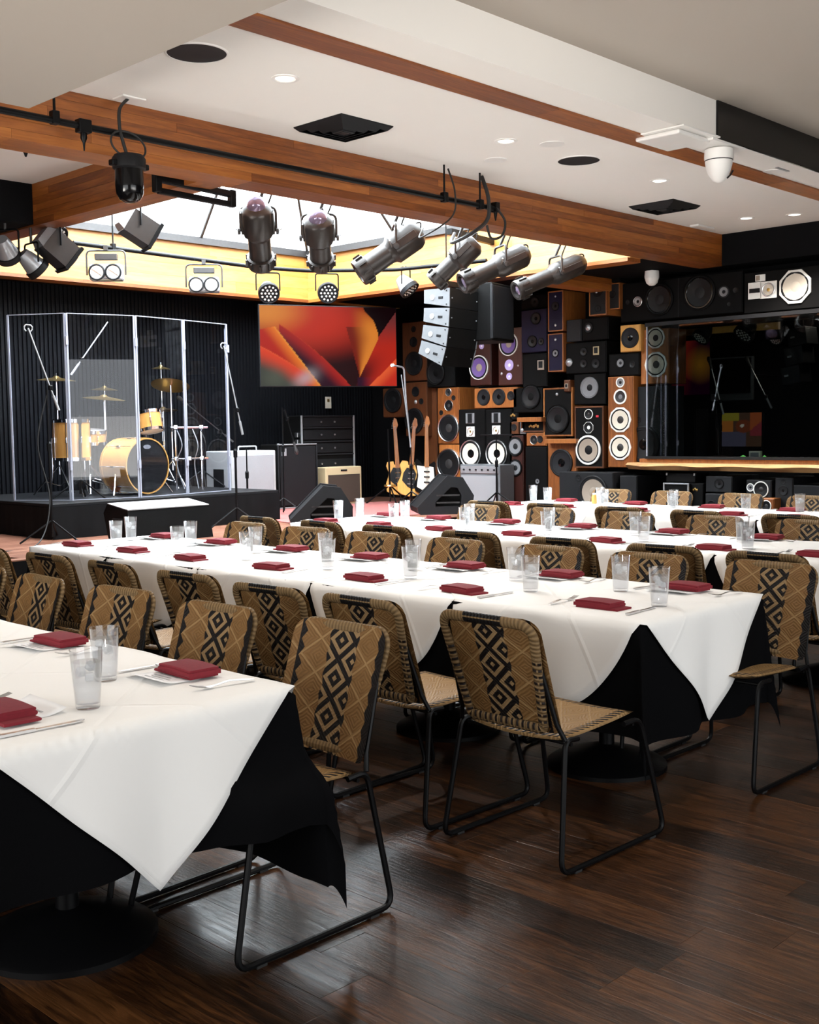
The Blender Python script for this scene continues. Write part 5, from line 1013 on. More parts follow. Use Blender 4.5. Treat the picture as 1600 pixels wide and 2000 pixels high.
# ================================================================== loudspeaker wall
# name, label, cabinet, frame, face x, depth, (y0,y1,z0,z1), drivers (style,y,z,r)
SPK = [
    ('bookshelf_speaker', 'walnut speaker beside the TV with a big black woofer', 'cab_walnut', None, 11.24, 0.3, [10.564, 11.014, 2.123, 2.917], [('blk', 10.796, 2.816, 0.041), ('blk', 10.799, 2.645, 0.069), ('blk', 10.795, 2.357, 0.159)]),
    ('bookshelf_speaker', 'lower walnut speaker behind the guitar necks', 'cab_walnut', None, 11.24, 0.3, [10.569, 10.972, 1.377, 2.108], [('blk', 10.774, 1.978, 0.069), ('silv', 10.776, 1.84, 0.028), ('blk', 10.671, 1.845, 0.041), ('blk', 10.801, 1.585, 0.173)]),
    ('bookshelf_speaker', 'dark walnut speaker half hidden below the right corner of the TV', 'cab_walnut', None, 11.3, 0.3, [11.048, 11.469, 1.641, 2.043], [('blk', 11.266, 1.874, 0.17)]),
    ('bookshelf_speaker', 'dark walnut panel speaker between the guitars and orange tower', 'cab_walnut', None, 11.34, 0.3, [10.482, 10.671, 0.627, 2.027], []),
    ('bookshelf_speaker', 'orange two-way tower with chrome ringed woofer', 'cab_orange', None, 11.24, 0.3, [9.993, 10.375, 1.273, 2.013], [('ring', 10.177, 1.952, 0.054), ('blk', 10.088, 1.876, 0.034), ('chr', 10.171, 1.778, 0.074), ('blk', 10.309, 1.686, 0.034), ('chr', 10.176, 1.482, 0.182)]),
    ('bookshelf_speaker', 'orange cabinet under the chrome ringed tower', 'cab_orange', None, 11.24, 0.3, [9.986, 10.36, 0.542, 1.267], [('chr', 10.183, 1.01, 0.203)]),
    ('bookshelf_speaker', 'black speaker with a faint large woofer below the line array', 'soft_black', None, 11.24, 0.3, [10.065, 10.56, 2.024, 2.414], [('dim', 10.393, 2.216, 0.163)]),
    ('bookshelf_speaker', 'dark rosewood speaker with purple cone right of the line array', 'cab_red', None, 11.24, 0.3, [9.444, 9.797, 2.02, 2.657], [('pur', 9.641, 2.249, 0.157), ('lil', 9.595, 2.519, 0.039)]),
    ('bookshelf_speaker', 'dark rosewood speaker with two lilac domes', 'cab_red', None, 11.24, 0.3, [8.94, 9.326, 2.009, 2.719], [('pur', 9.15, 2.518, 0.147), ('lil', 9.144, 2.257, 0.07), ('lil', 9.146, 2.117, 0.045), ('silv', 9.27, 2.155, 0.019)]),
    ('bookshelf_speaker', 'orange centre speaker lying on its side with twin black woofers', 'cab_orange', None, 11.24, 0.3, [9.026, 9.733, 1.727, 1.985], [('blkc', 9.569, 1.868, 0.105), ('blkc', 9.315, 1.867, 0.104), ('blk', 9.124, 1.874, 0.058)]),
    ('bookshelf_speaker', 'black monitor with cream woofer, left of the white-coned pair', 'soft_black', None, 11.24, 0.3, [9.55, 10.006, 0.935, 1.722], [('horn', 9.798, 1.604, 0.066), ('sqw', 9.792, 1.432, 0.06), ('cream', 9.796, 1.147, 0.179)]),
    ('bookshelf_speaker', 'black monitor with cream woofer, right of the white-coned pair', 'soft_black', None, 11.24, 0.3, [9.105, 9.542, 0.942, 1.713], [('horn', 9.36, 1.603, 0.065), ('sqw', 9.362, 1.442, 0.058), ('cream', 9.357, 1.15, 0.176)]),
    ('bookshelf_speaker', 'black ported speaker below the upright pair of framed speakers', 'soft_black', None, 11.24, 0.3, [8.626, 9.091, 1.659, 1.967], [('dim', 8.808, 1.853, 0.151)]),
    ('bookshelf_speaker', 'small black speaker with gold badge on the loudspeaker wall', 'soft_black', None, 11.24, 0.3, [9.012, 9.143, 1.573, 1.669], [('gold', 9.093, 1.625, 0.032)]),
    ('bookshelf_speaker', 'slim reddish bookshelf speaker', 'cab_walnut', None, 11.24, 0.3, [9.005, 9.152, 1.394, 1.554], [('blk', 9.078, 1.478, 0.045)]),
    ('bookshelf_speaker', 'slim pale narrow speaker', 'grey_box', None, 11.24, 0.3, [8.899, 8.989, 1.394, 1.559], [('silv', 8.948, 1.444, 0.025)]),
    ('bookshelf_speaker', 'black box speaker with a wooden top and gold badge', 'soft_black', 'cab_walnut', 11.24, 0.3, [8.582, 8.964, 1.418, 1.575], [('gold', 8.731, 1.487, 0.038), ('gold', 8.811, 1.487, 0.025)]),
    ('bookshelf_speaker', 'small orange cube speaker with twin black drivers', 'cab_orange', None, 11.24, 0.3, [8.575, 8.885, 1.247, 1.411], [('chr', 8.765, 1.323, 0.057), ('blk', 8.669, 1.329, 0.044)]),
    ('bookshelf_speaker', 'plain black tall speaker with small grey woofer', 'soft_black', None, 11.24, 0.3, [8.563, 8.905, 0.527, 1.241], [('grey', 8.713, 0.812, 0.038)]),
    ('bookshelf_speaker', 'narrow dark tower with two stacked woofers', 'cab_red', None, 11.24, 0.3, [8.937, 9.158, 0.515, 1.381], [('grey', 9.056, 1.241, 0.122), ('grey', 9.059, 0.972, 0.109)]),
    ('bookshelf_speaker', 'orange wood speaker with one big black woofer', 'cab_orange', None, 11.24, 0.3, [8.119, 8.555, 0.541, 1.291], [('blkc', 8.345, 1.044, 0.167)]),
    ('bookshelf_speaker', 'black speaker with a dim big woofer on a wooden plinth', 'soft_black', 'cab_orange', 11.24, 0.3, [8.175, 8.612, 1.365, 1.951], [('dim', 8.396, 1.576, 0.173), ('silv', 8.409, 1.872, 0.019)]),
    ('bookshelf_speaker', 'black speaker with one pale grey cone', 'soft_black', None, 11.24, 0.3, [7.706, 8.159, 1.737, 2.097], [('greyb', 7.93, 1.935, 0.127)]),
    ('bookshelf_speaker', 'walnut-framed black speaker with white ringed woofer and red badge', 'soft_black', 'cab_walnut', 11.2, 0.3, [7.702, 8.118, 0.989, 1.718], [('wring', 7.917, 1.622, 0.06), ('woct', 7.918, 1.466, 0.072), ('tan', 7.919, 1.201, 0.175), ('red', 7.794, 1.596, 0.018)]),
    ('bookshelf_speaker', 'orange tower with four white ringed drivers', 'cab_orange', None, 11.2, 0.3, [7.303, 7.651, 1.001, 2.048], [('wtw', 7.475, 1.978, 0.059), ('wgrey', 7.475, 1.814, 0.088), ('white', 7.475, 1.55, 0.141), ('white', 7.476, 1.232, 0.142)]),
    ('bookshelf_speaker', 'dark grey monitor with a huge black woofer at the glass edge', 'dark_grey', None, 11.3, 0.3, [6.91, 7.361, 1.078, 1.926], [('blk', 7.292, 1.546, 0.035), ('blkc', 7.224, 1.265, 0.211)]),
    ('bookshelf_speaker', 'orange speaker with two white woofers behind the glass', 'cab_orange', None, 11.28, 0.3, [6.886, 7.259, 1.947, 2.566], [('white', 7.058, 2.462, 0.115), ('white', 7.051, 2.164, 0.138)]),
    ('bookshelf_speaker', 'yellow birch cube speaker with black driver', 'cab_yellow', None, 11.2, 0.3, [7.208, 7.481, 2.321, 2.627], [('blkc', 7.343, 2.477, 0.116)]),
    ('bookshelf_speaker', 'dark speaker with small pale tweeter beside the orange speaker', 'soft_black', None, 11.24, 0.3, [7.247, 7.663, 2.054, 2.311], [('grey', 7.501, 2.202, 0.059), ('blk', 7.342, 2.177, 0.041)]),
    ('bookshelf_speaker', 'upper of two wood-framed narrow speakers', 'blue_panel', 'cab_orange', 11.2, 0.3, [8.275, 8.503, 2.623, 3.103], [('dim', 8.395, 2.921, 0.055), ('silv', 8.397, 2.697, 0.018), ('silv', 8.394, 3.037, 0.012)]),
    ('bookshelf_speaker', 'lower of two wood-framed narrow speakers', 'blue_panel', 'cab_orange', 11.2, 0.3, [8.277, 8.506, 2.141, 2.599], [('grey', 8.399, 2.361, 0.049), ('silv', 8.398, 2.526, 0.018)]),
    ('bookshelf_speaker', 'dark indigo speaker left of the framed narrow pair', 'blue_panel', None, 11.24, 0.3, [8.558, 8.953, 2.395, 2.916], [('dim', 8.721, 2.802, 0.075), ('dim', 8.778, 2.527, 0.075), ('dim', 8.645, 2.519, 0.044)]),
    ('bookshelf_speaker', 'black speaker with a small grey horn below the indigo one', 'soft_black', None, 11.24, 0.3, [8.554, 8.933, 1.97, 2.381], [('silv', 9.005, 2.244, 0.013), ('sqd', 8.647, 2.234, 0.05)]),
    ('bookshelf_speaker', 'small dark grey square grille speaker', 'dark_grey', None, 11.22, 0.3, [8.038, 8.253, 2.487, 2.746], []),
    ('bookshelf_speaker', 'black speaker with a silver dome high on the wall', 'soft_black', None, 11.24, 0.3, [7.669, 8.037, 2.487, 2.748], [('silvd', 7.949, 2.637, 0.036), ('dim', 7.942, 2.636, 0.066)]),
    ('bookshelf_speaker', 'black speaker with four dim rings and a tan badge', 'soft_black', None, 11.24, 0.3, [7.698, 8.277, 2.106, 2.472], [('dim', 8.016, 2.36, 0.054), ('dim', 7.842, 2.213, 0.06), ('dim', 8.017, 2.221, 0.054), ('silvd', 8.225, 2.244, 0.049), ('sqt', 7.834, 2.361, 0.042)]),
    ('bookshelf_speaker', 'tiny tan framed tweeter box', 'cab_walnut', None, 11.2, 0.3, [8.189, 8.28, 1.897, 2.037], [('sqd', 8.234, 1.964, 0.024)]),
    ('bookshelf_speaker', 'tall dark speaker with wood edge under the main beam', 'dark_grey', 'cab_orange', 11.18, 0.3, [7.642, 7.891, 2.762, 3.249], [('blk', 7.769, 3.044, 0.077), ('silv', 7.79, 3.034, 0.018), ('blk', 7.769, 2.839, 0.042)]),
    ('bookshelf_speaker', 'small dark speaker beside the tall wood-edged one', 'dark_grey', 'cab_orange', 11.24, 0.3, [7.507, 7.676, 2.822, 3.12], [('blk', 7.605, 2.993, 0.047)]),
    ('bookshelf_speaker', 'black speaker with silver bulb at the top of the wall', 'soft_black', None, 11.24, 0.3, [7.5, 7.739, 3.128, 3.245], [('silvd', 7.591, 3.224, 0.041)]),
    ('bookshelf_speaker', 'black speaker high above the indigo one', 'soft_black', None, 11.3, 0.3, [8.586, 8.997, 2.93, 3.104], [('dim', 8.782, 3.01, 0.063)]),
    ('monitor_cabinet', 'big black twin cabinet over the window with two black woofers', 'soft_black', None, 11.3, 0.28, [6.012, 7.54, 2.667, 3.11], [('blkb', 7.024, 2.888, 0.184), ('blkb', 6.517, 2.916, 0.195), ('silvg', 7.306, 2.889, 0.058), ('greyg', 6.228, 2.9, 0.066), ('blkb', 6.09, 2.904, 0.038), ('blk', 7.443, 2.895, 0.029), ('blk', 6.167, 2.765, 0.022)]),
    ('monitor_cabinet', 'big black cabinet with cream woofers at the top right', 'soft_black', None, 11.3, 0.28, [4.7, 5.995, 2.647, 3.075], [('creamo', 5.419, 2.878, 0.173), ('creamo', 4.99, 2.888, 0.169), ('whorn', 5.866, 2.878, 0.075), ('wsq', 5.711, 2.874, 0.08), ('wsmall', 5.804, 3.005, 0.043)]),
    ('bookshelf_speaker', 'grey studio monitor with tan woofer under the shelf end', 'dark_grey', None, 11.0, 0.4, [7.447, 8.207, 0.424, 0.95], [('tanb', 7.708, 0.715, 0.202), ('blk', 7.924, 0.882, 0.042)]),
    ('bookshelf_speaker', 'plain black speaker beside the grey studio monitor', 'dark_grey', None, 11.05, 0.3, [7.158, 7.39, 0.445, 0.917], []),
    ('bookshelf_speaker', 'grey speaker with two white ringed drivers under the shelf', 'dark_grey', None, 11.05, 0.3, [5.537, 5.823, 0.542, 0.904], [('wtw', 5.771, 0.822, 0.043), ('wring', 5.651, 0.804, 0.085)]),
    ('bookshelf_speaker', 'small dark grey two-way speaker under the shelf', 'dark_grey', None, 11.05, 0.3, [5.304, 5.503, 0.554, 0.931], [('blk', 5.41, 0.889, 0.026), ('blkc', 5.409, 0.8, 0.052)]),
    ('bookshelf_speaker', 'grey box speaker at the right end under the shelf', 'dark_grey', None, 11.05, 0.3, [4.898, 5.303, 0.541, 0.86], []),
    ('bookshelf_speaker', 'small orange speaker with white ringed driver among the chairs', 'cab_orange', None, 10.9, 0.12, [5.433, 5.59, 0.559, 0.726], [('wring', 5.517, 0.648, 0.057)]),
    ('bookshelf_speaker', 'low black monitor under the middle of the shelf', 'dark_grey', None, 11.05, 0.3, [5.982, 6.296, 0.758, 0.933], [('dim', 6.132, 0.851, 0.055)]),
    ('bookshelf_speaker', 'low rounded black monitor behind the far chairs', 'dark_grey', None, 11.0, 0.3, [6.001, 6.272, 0.498, 0.749], [('blk', 6.193, 0.633, 0.044)]),
    ('bookshelf_speaker', 'black combo speaker with gold badge under the shelf', 'soft_black', None, 11.05, 0.3, [6.319, 6.787, 0.477, 0.852], [('arch', 6.62, 0.71, 0.101), ('gold', 6.419, 0.777, 0.028)]),
]
M['blue_panel'] = plain('dark_indigo_baffle', (.008, .006, .026), .5, spec=.2)
DM = {}
def rmesh(key, mat, prof, n=28):
    if key not in DM: DM[key] = MB().lathe(prof, n, 'x', cap=False).mesh(key, M[mat], True)
    return DM[key]
RING = [(1.0, 0), (1.0, -.10), (.93, -.13), (.84, -.10), (.84, -.05)]; THIN = [(1.0, 0), (1.0, -.10), (.97, -.13), (.92, -.10), (.92, -.05)]
SURR = [(.93, -.06), (.88, -.11), (.80, -.11), (.75, -.07)]; CONE = [(.78, -.085), (.30, -.012)]; CAP = [(.31, -.014), (.2, -.045), (0, -.055)]
OCT = [(1.06, 0), (1.06, -.09), (1.0, -.12), (.84, -.10), (.84, -.05)]
STY = {  # ring material, ring profile, ring sides, surround, cone, cap
    'blk': ('black', RING, 28, 'black', 'black_cone', 'black'), 'blkc': ('black', RING, 28, 'black', 'dark_grey', 'black_gloss'), 'blkb': ('soft_black', RING, 32, 'black_gloss', 'black_cone', 'dark_grey'),
    'chr': ('steel', THIN, 28, 'black', 'black_cone', 'charcoal'), 'ring': ('steel', RING, 28, 'black', 'charcoal', 'black'), 'dim': ('soft_black', THIN, 28, 'black', 'black_cone', 'soft_black'),
    'pur': ('white_ring', THIN, 32, 'black', 'purple_cone', 'tan_cone'), 'lil': ('lilac', RING, 24, 'lilac', 'lilac', 'white_ring'), 'cream': ('steel', THIN, 32, 'black', 'cream', 'black_gloss'),
    'white': ('white_ring', OCT, 10, 'black', 'cream', 'charcoal'), 'wtw': ('white_ring', RING, 24, 'white_ring', 'grey_cone', 'black'), 'wgrey': ('white_ring', RING, 24, 'white_ring', 'charcoal', 'grey_cone'),
    'wring': ('white_ring', RING, 28, 'black', 'black_cone', 'charcoal'), 'woct': ('white_ring', THIN, 8, 'black', 'black', 'white_ring'), 'tan': ('white_ring', RING, 32, 'black', 'tan_cone', 'black'), 'tanb': ('black', RING, 32, 'black', 'tan_cone', 'tan_cone'),
    'grey': ('soft_black', THIN, 24, 'black', 'grey_cone', 'dark_grey'), 'greyb': ('grey_cone', THIN, 32, 'grey_cone', 'grey_cone', 'black'), 'silvg': ('steel', RING, 24, 'black', 'silver', 'black'), 'greyg': ('dark_grey', RING, 24, 'black', 'grey_cone', 'black'),
    'creamo': ('white_ring', OCT, 8, 'black', 'cream', 'cream')}
def driver(kind, p, r, par):
    if kind in STY:
        a, prof, n, su, co, ca = STY[kind]
        o = obj('driver', rmesh('driver_ring_' + kind, a, prof, n), par, p, (R(22.5) if n == 8 else 0, 0, 0), r)
        obj('surround', rmesh('surround_' + su, su, SURR), o); obj('cone', rmesh('cone_' + co, co, CONE), o); obj('dust_cap', rmesh('dust_cap_' + ca, ca, CAP, 18), o); return
    x, y, z = p
    if kind in ('silv', 'silvd'): obj('tweeter', rmesh('small_dome', 'silver', [(1, 0), (1, -.15), (.7, -.5), (0, -.65)], 14), par, p, (0, 0, 0), r); return
    if kind == 'red': MB().box(-.004, 0, -r, r, -r * .7, r * .7).build('badge', M['red_dot'], par, False, p); return
    if kind == 'gold':
        for k in range(3): obj('badge', rmesh('gold_stud', 'gold', [(1, 0), (1, -.3), (0, -.5)], 10), par, (x, y + (k - 1) * r * .8, z + r * (.4 if k == 1 else 0)), (0, 0, 0), r * .5)
        return
    if kind == 'horn':
        h = MB().box(-.012, 0, -r * 1.1, r * 1.1, -r, r, .003).build('horn', M['silver'], par, False, p); MB().box(-.016, -.004, -r * .55, r * .55, -r * .92, r * .92).build('horn_mouth', M['black'], h); return
    if kind in ('sqw', 'wsq'):
        h = MB().box(-.010, 0, -r * 1.15, r * 1.15, -r * 1.1, r * 1.1, .003).build('tweeter_plate', M['white_ring'], par, False, p)
        obj('tweeter_ring', rmesh('driver_ring_ring', 'steel', RING), h, (-.009, 0, 0), (0, 0, 0), r * .9); obj('cone', rmesh('cone_cream', 'cream', CONE), h, (-.010, 0, 0), (0, 0, 0), r * .9); obj('dust_cap', rmesh('dust_cap_gold', 'gold', CAP, 18), h, (-.010, 0, 0), (0, 0, 0), r * .8); return
    if kind in ('sqd', 'sqt'):
        h = MB().box(-.010, 0, -r, r, -r * 1.2, r * 1.2, .003).build('badge_frame', M['tan_cone'] if kind == 'sqd' else M['tweed'], par, False, p); MB().box(-.013, -.004, -r * .6, r * .6, -r * .7, r * .9).build('badge_centre', M['black'], h); return
    if kind == 'whorn':
        h = MB().box(-.010, 0, -r, r, -r * 1.15, r * 1.15, .003).build('horn_plate', M['white_ring'], par, False, p); MB().box(-.014, -.004, -r * .8, r * .8, -r * .3, r * .3).build('horn_slot', M['black'], h); return
    if kind == 'wsmall':
        h = MB().box(-.010, 0, -r * 1.3, r * 1.3, -r * .8, r * .8, .003).build('small_plate', M['white_ring'], par, False, p); MB().box(-.014, -.004, .1 * r, r * 1.1, -r * .6, r * .6).build('small_grille', M['tan_cone'], h); return
    if kind == 'arch': MB().tube([(-.03, r * math.cos(a), r * math.sin(a)) for a in [math.pi * k / 14 for k in range(15)]], .012, 8).build('chrome_arch', M['silver'], par, True, p)
XW = 11.648
for name, lab, cab, trim, xf, dep, (y0, y1, z0, z1), drv in SPK:
    cy_, cz_ = (y0 + y1) / 2, z0; t = empty(name, (xf, cy_, cz_), 0, lab, 'speaker', 'loudspeakers stacked on the wall'); hy, hz = (y1 - y0) / 2 - .0015, z1 - z0 - .002
    D_ = XW - xf
    if trim:
        e = min(.018, hy * .12)
        MB().box(.012, D_, -hy, hy, 0, hz).build('cabinet', M[trim], t); MB().box(.0, .012, -hy + e, hy - e, e, hz - e).build('baffle', M[cab], t)
        for (a0, a1, b0, b1) in ((-hy, -hy + e, 0, hz), (hy - e, hy, 0, hz), (-hy + e, hy - e, 0, e), (-hy + e, hy - e, hz - e, hz)): MB().box(-.006, .012, a0, a1, b0, b1, .001).build('frame_strip', M[trim], t)
    else:
        MB().box(.01, D_, -hy, hy, 0, hz, .004).build('cabinet', M[cab], t); MB().box(0, .011, -hy + .006, hy - .006, .006, hz - .006, .003).build('baffle', M[cab], t)
    for (k, y, z, r) in drv: driver(k, (0, y - cy_, z - cz_), r, t)
    if 'twin cabinet' in lab: MB().box(-.004, .0, -.006, .006, .006, hz - .006).build('seam', M['black'], t)
# small plinth boards between the boxes
for (y0, y1, z, lab) in ((8.06, 8.52, 1.335, 'thin orange board under the dim black speaker'), (8.57, 8.95, 1.60, 'short wooden board above the gold-badged black speaker')):
    tag(MB().box(11.14, XW, y0, y1, z - .055, z, .003).build('plinth_board', M['cab_orange']), lab, 'board', 'boards between the speakers')
# ---- live-edge shelf under the control-room window
def slab_shelf():
    t = empty('live_edge_shelf', (11.2, 4.7, 1.0), 0, 'long live-edge wooden shelf under the control room window', 'shelf'); r = random.Random(3); n = 90; vs = []
    for j in range(n + 1):
        y = -2.7 + 5.33 * j / n; e = .26 + .018 * math.sin(j * .7) + .014 * math.sin(j * .23 + 1) + r.uniform(-.004, .004); e2 = e - .035 + .01 * math.sin(j * .41)
        if j > n - 5: e -= .03 * (j - n + 5); e2 -= .03 * (j - n + 5)
        vs += [(.24, y, 0.062), (-e2, y, .062), (-e, y, .035 + .006 * math.sin(j * .5)), (-e2 + .02, y, -.012), (.24, y, -.012)]
    fs = [(j * 5 + k, j * 5 + (k + 1) % 5, j * 5 + 5 + (k + 1) % 5, j * 5 + 5 + k) for j in range(n) for k in range(5)] + [(0, 1, 2, 3, 4), tuple(n * 5 + k for k in range(5))[::-1]]
    MB().add(vs, fs).build('slab', M['slab'], t, True)
    for y in (-1.2, .4, 2.2): MB().prism([(-.16, -.012), (.44, -.012), (.44, -.26)], y - .015, y + .015, 'y').build('bracket', M['black_metal'], t)
    MB().box(.0, .24, -2.7, 2.52, .062, .105, .004).build('sill_board', M['cab_orange'], t)
slab_shelf()
# ---- control-room window
wn = struct('window_3', MB().box(11.17, 11.23, 2.2, 7.13, 1.105, 1.135).box(11.17, 11.23, 2.2, 7.13, 2.585, 2.625), M['black'])
MB().box(11.19, 11.20, 2.2, 7.115, 1.13, 2.59).build('pane', M['window_glass'], wn)
MB().box(11.186, 11.204, 7.108, 7.122, 1.13, 2.59).build('pane_edge', M['acrylic_edge'], wn)
# ---- inside the control room
def ctl(name, lab, cat): return empty(name, (0, 0, 0), 0, lab, cat)
t = ctl('control_desk', 'dark mixing desk behind the control room glass', 'desk'); MB().box(11.85, 12.9, 2.2, 7.0, .98, 1.085, .01).box(12.6, 12.8, 2.3, 6.9, 0, .98).build('desk_top', M['dark_grey'], t)
for k in range(26): MB().box(12.0 + .05 * (k % 3), 12.03 + .05 * (k % 3), 4.0 + .1 * k, 4.03 + .1 * k, 1.085, 1.11).build('fader', M['steel'], t)
t = ctl('status_lamp', 'green glowing lamp left on the control desk', 'lamp'); MB().lathe([(.03, 0), (.03, .03), (0, .045)], 14, 'z', Matrix.Translation((12.0, 6.36, 1.085))).build('cap', M['green_led'], t, True); MB().lathe([(.036, 0), (.036, .006)], 14, 'z', Matrix.Translation((12.0, 6.36, 1.085))).build('base', M['black'], t)
t = ctl('status_lamp', 'green glowing lamp right on the control desk', 'lamp'); MB().lathe([(.02, 0), (.02, .03), (0, .045)], 14, 'z', Matrix.Translation((12.0, 6.10, 1.085))).build('cap', M['green_led'], t, True); MB().lathe([(.026, 0), (.026, .006)], 14, 'z', Matrix.Translation((12.0, 6.10, 1.085))).build('base', M['black'], t)
t = ctl('desk_display', 'small pale display box on the control desk', 'display'); MB().box(12.0, 12.05, 6.15, 6.29, 1.085, 1.175, .004).build('case', M['cream'], t); MB().box(11.996, 12.001, 6.17, 6.27, 1.10, 1.16).build('face', M['grey_cone'], t)
t = ctl('control_monitor', 'grey framed computer monitor hanging in the control room', 'monitor'); MB().box(13.4, 13.45, 6.98, 7.57, 1.78, 2.33, .01).build('case', M['grey_box'], t); MB().box(13.392, 13.402, 7.0, 7.55, 1.87, 2.31, .003).build('screen', M['black_gloss'], t); MB().tube([(13.45, 7.27, 2.1), (14.58, 7.27, 2.1)], .03, 8).build('wall_arm', M['black_metal'], t)
def poster(name, lab, cat, x, y0, y1, z0, z1, fn, strength, n=40):
    t = ctl(name, lab, cat); MB().box(x, x + .04, y0 - .01, y1 + .01, z0 - .01, z1 + .01, .004).build('frame', M['black'], t)
    me = MB().grid(lambda u, v: (x - .002, y1 - (y1 - y0) * u, z0 + (z1 - z0) * v), n, n).mesh('picture', None); ca = me.color_attributes.new('picture', 'FLOAT_COLOR', 'POINT')
    for i, vv in enumerate(me.vertices): ca.data[i].color = (*fn((y1 - vv.co.y) / (y1 - y0), (vv.co.z - z0) / (z1 - z0)), 1)
    m = NT(name + '_picture'); at = m.node('ShaderNodeAttribute'); at.attribute_name = 'picture'
    m.set((0, 0, 0), .3, 0, .3, **{'Emission Color': at.outputs['Color'], 'Emission Strength': strength}); me.materials.append(m.m); obj('picture', me, t)
    return t
def redpic(u, v): 
    k = max(0, 1 - abs(u - .25 - .2 * v) * 3); g = max(0, 1 - math.hypot(u - .8, v - .55) * 2.6); b = .35 if (v < .55 - .5 * u) else 1
    return ((.16 * k + .16 * g) * b + .01, (.012 * k + .07 * g) * b, .006)
def artpic(u, v):
    c = (.10, .05, .03)
    if v > .75 and u < .45: c = (.35, .28, .03)
    elif u > .72 and v > .3: c = (.45, .10, .03) if (u - v) < .25 else (.30, .04, .05)
    elif math.hypot(u - .55, v - .6) < .2: c = (.22, .05, .02)
    elif v < .45 and u < .6: c = (.10, .09, .14)
    elif u < .3: c = (.50, .16, .03)
    if math.hypot(u - .52, v - .62) < .05: c = (.7, .6, .5)
    return tuple(x * .6 for x in c)
poster('tv_reflection', 'dim red glowing panel standing in for the TV reflected in the glass', 'screen', 14.5, 8.2, 8.92, 1.90, 2.66, redpic, .8)  # glowing panel painted as the television reflected in the glass
poster('glowing_panel', 'small self-glowing multicoloured picture low in the control room', 'picture', 13.2, 6.75, 7.29, 1.20, 1.62, artpic, .7)  # picture glows by itself
t = ctl('studio_cabinet', 'dark brown wooden cabinet left of the multicoloured picture', 'cabinet'); MB().box(13.6, 13.9, 7.50, 8.00, 0, 1.62, .006).build('body', M['cab_red'], t); MB().box(13.59, 13.6, 7.53, 7.97, .1, 1.58, .003).build('door', M['cab_red'], t)
t = ctl('studio_speaker', 'grey box behind the glass left of the brown cabinet', 'speaker'); MB().box(13.0, 13.3, 7.54, 7.84, 0, 1.68, .006).build('body', M['dark_grey'], t); MB().box(12.99, 13.0, 7.56, 7.82, .9, 1.66, .003).build('grille', M['soft_black'], t)
for foot, top, bm_, lab in (((12.4, 6.9, 1.085), (12.4, 6.85, 1.65), ((12.4, 6.83, 1.60), (12.4, 6.99, 2.14)), 'left boom stand behind the control room glass'), ((12.62, 6.45, 1.085), (12.62, 6.42, 1.6), ((12.62, 6.33, 1.66), (12.62, 6.59, 2.14)), 'right boom stand behind the control room glass')):
    mic_stand('studio_microphone_stand', foot, top, bm_, lab, mic=True, tri=False, clip=False)
t = ctl('curb_reflection', 'orange wooden bar standing in for the skylight curb reflected in the window', 'bar'); MB().add([(12.0, 7.2, 2.53), (12.05, 7.2, 2.53), (12.05, 7.2, 2.60), (12.0, 7.2, 2.60), (12.0, 5.95, 2.52), (12.05, 5.95, 2.52), (12.05, 5.95, 2.61), (12.0, 5.95, 2.61)], [(0, 1, 2, 3), (4, 7, 6, 5), (0, 4, 5, 1), (1, 5, 6, 2), (2, 6, 7, 3), (3, 7, 4, 0)]).build('board', M['cab_yellow'], t)  # solid bar added in place of the curb's reflection in the glass
for y in (6.9, 6.0): MB().tube([(12.03, y, 2.6), (12.03, y, 2.95)], .008, 6).build('hanger', M['black_metal'], t)
for y, s_, lab in ((6.86, .10, 'left round par light under the window head'), (6.32, .115, 'right round par light under the window head')):
    led_par((11.93, y, 2.49), (-.6, .3, -.75), lab, 'studio_par', False, s_, 'par lights inside the control room', 2.62)
t = ctl('array_reflection', 'dim column of boxes standing in for the line array reflected at right', 'speaker')  # solid boxes added in place of the line array's reflection
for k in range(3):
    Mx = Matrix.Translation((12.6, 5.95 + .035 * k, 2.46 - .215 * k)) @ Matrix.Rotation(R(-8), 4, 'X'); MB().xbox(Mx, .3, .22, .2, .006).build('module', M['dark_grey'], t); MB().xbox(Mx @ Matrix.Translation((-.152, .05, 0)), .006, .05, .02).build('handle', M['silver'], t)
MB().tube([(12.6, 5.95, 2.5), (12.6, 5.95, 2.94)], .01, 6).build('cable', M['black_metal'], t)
t = ctl('studio_fill_lamp', 'added round fill lamp on the control room ceiling, out of view', 'lamp'); MB().lathe([(.09, 2.95), (.09, 2.93), (0, 2.92)], 24, 'z', Matrix.Translation((13.0, 5.6, 0))).build('lens', M['lamp'], t, True)
MB().lathe([(.11, 2.95), (.11, 2.935), (.09, 2.93)], 24, 'z', Matrix.Translation((13.0, 5.6, 0)), cap=False).build('rim', M['black'], t, True)
l_ = bpy.data.lights.new('studio_fill_light', 'POINT'); l_.energy = 14; l_.color = (1, .85, .7); l_.shadow_soft_size = .08; o_ = bpy.data.objects.new('studio_fill_light', l_); COL.objects.link(o_); o_.parent = t; o_.location = (13.0, 5.6, 2.86)  # added lamp, unseen, to brighten the dark control room
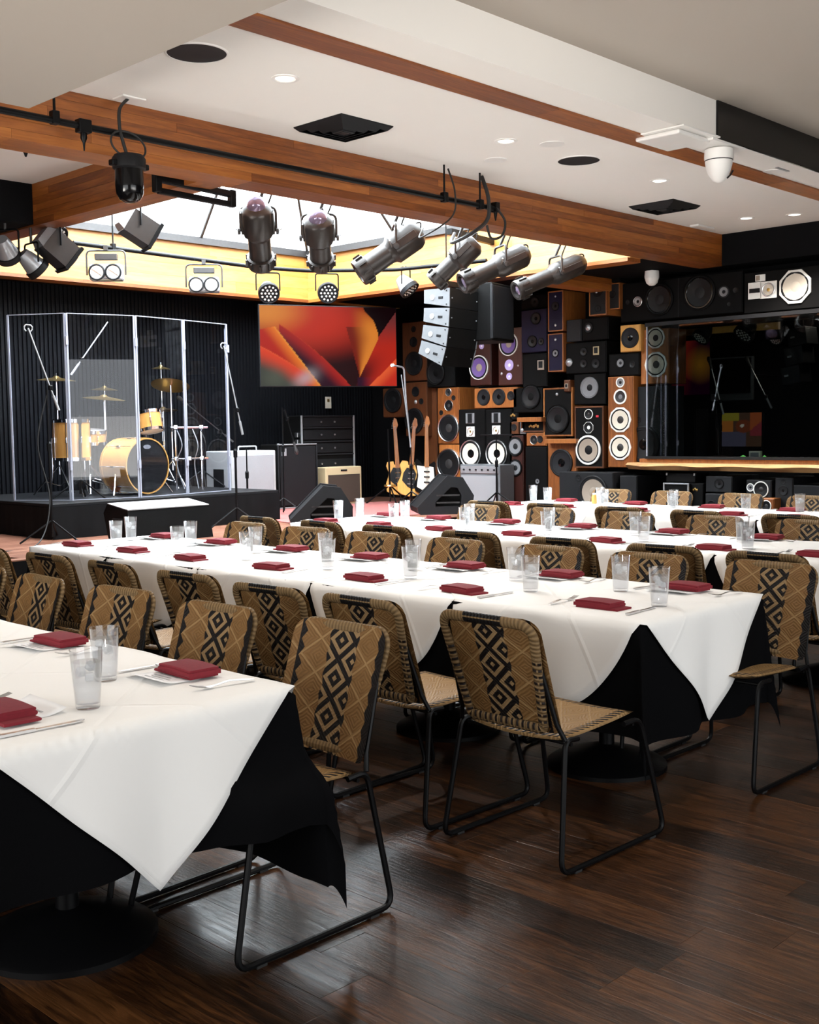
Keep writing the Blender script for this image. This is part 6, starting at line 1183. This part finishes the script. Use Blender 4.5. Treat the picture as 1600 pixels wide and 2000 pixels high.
# ---- amplifiers under the shelf
t = empty('practice_amplifier', (11.0, 6.62, .5), 0, 'small black amplifier with silver frame and white script under the shelf', 'amplifier')
MB().box(0, .35, -.155, .155, 0, .345, .008).build('cabinet', M['soft_black'], t)
for (a0, a1, b0, b1) in ((-.16, -.142, 0, .35), (.142, .16, 0, .35), (-.142, .142, .335, .35)): MB().box(-.014, .004, a0, a1, b0, b1, .002).build('silver_frame', M['silver'], t)
for k in range(6): MB().tube([(-.004, .10 - .034 * k, .215 + .02 * (k % 2)), (-.004, .085 - .034 * k, .27 - .012 * (k % 3)), (-.004, .068 - .034 * k, .222)], .0045, 5).build('script_stroke', M['white_ring'], t)
MB().tube([(-.004, .11, .205), (-.004, -.10, .232)], .003, 5).build('script_stroke', M['white_ring'], t)
t = empty('amplifier_head', (11.05, 6.60, .855), 0, 'black amplifier head with silver corners just under the shelf', 'amplifier'); MB().box(0, .3, -.18, .18, 0, .10, .006).build('case', M['soft_black'], t)
for s in (-.18, .16): MB().box(-.006, .03, s, s + .02, .075, .104, .003).build('corner', M['silver'], t)
t = empty('dome_camera', (10.95, 6.9, 3.05), 0, 'small white dome camera under the end of the main beam', 'camera'); MB().lathe([(.075, .11), (.08, .05), (.078, .03)], 24).build('housing', M['white_plastic'], t, True); MB().lathe([(.076, .03), (.06, -.02), (.03, -.045), (0, -.05)], 24).build('dome', M['white_plastic'], t, True); MB().lathe([(.022, 0), (.02, -.008), (0, -.01)], 12, 'z', Matrix.Translation((-.045, -.01, -.02)) @ Matrix.Rotation(R(-120), 4, 'Y')).build('lens', M['black'], t); MB().tube([(0, 0, .11), (0, 0, .13)], .02, 8).build('stem', M['white_plastic'], t)
t = empty('silver_combo', (10.95, 9.4, .5), 0, 'silver guitar combo amplifier below the white-coned speakers', 'amplifier'); MB().box(0, .28, -.33, .33, 0, .52, .01).build('cabinet', M['grey_box'], t); MB().box(-.012, .0, -.30, .30, .03, .38, .003).build('grille', M['grille_cloth'], t); MB().box(-.012, 0, -.31, .31, .41, .50, .003).build('panel', M['silver'], t)
for k in range(6): MB().lathe([(.012, 0), (.012, -.014), (0, -.015)], 10, 'x', Matrix.Translation((-.012, -.25 + .1 * k, .455))).build('knob', M['black'], t)
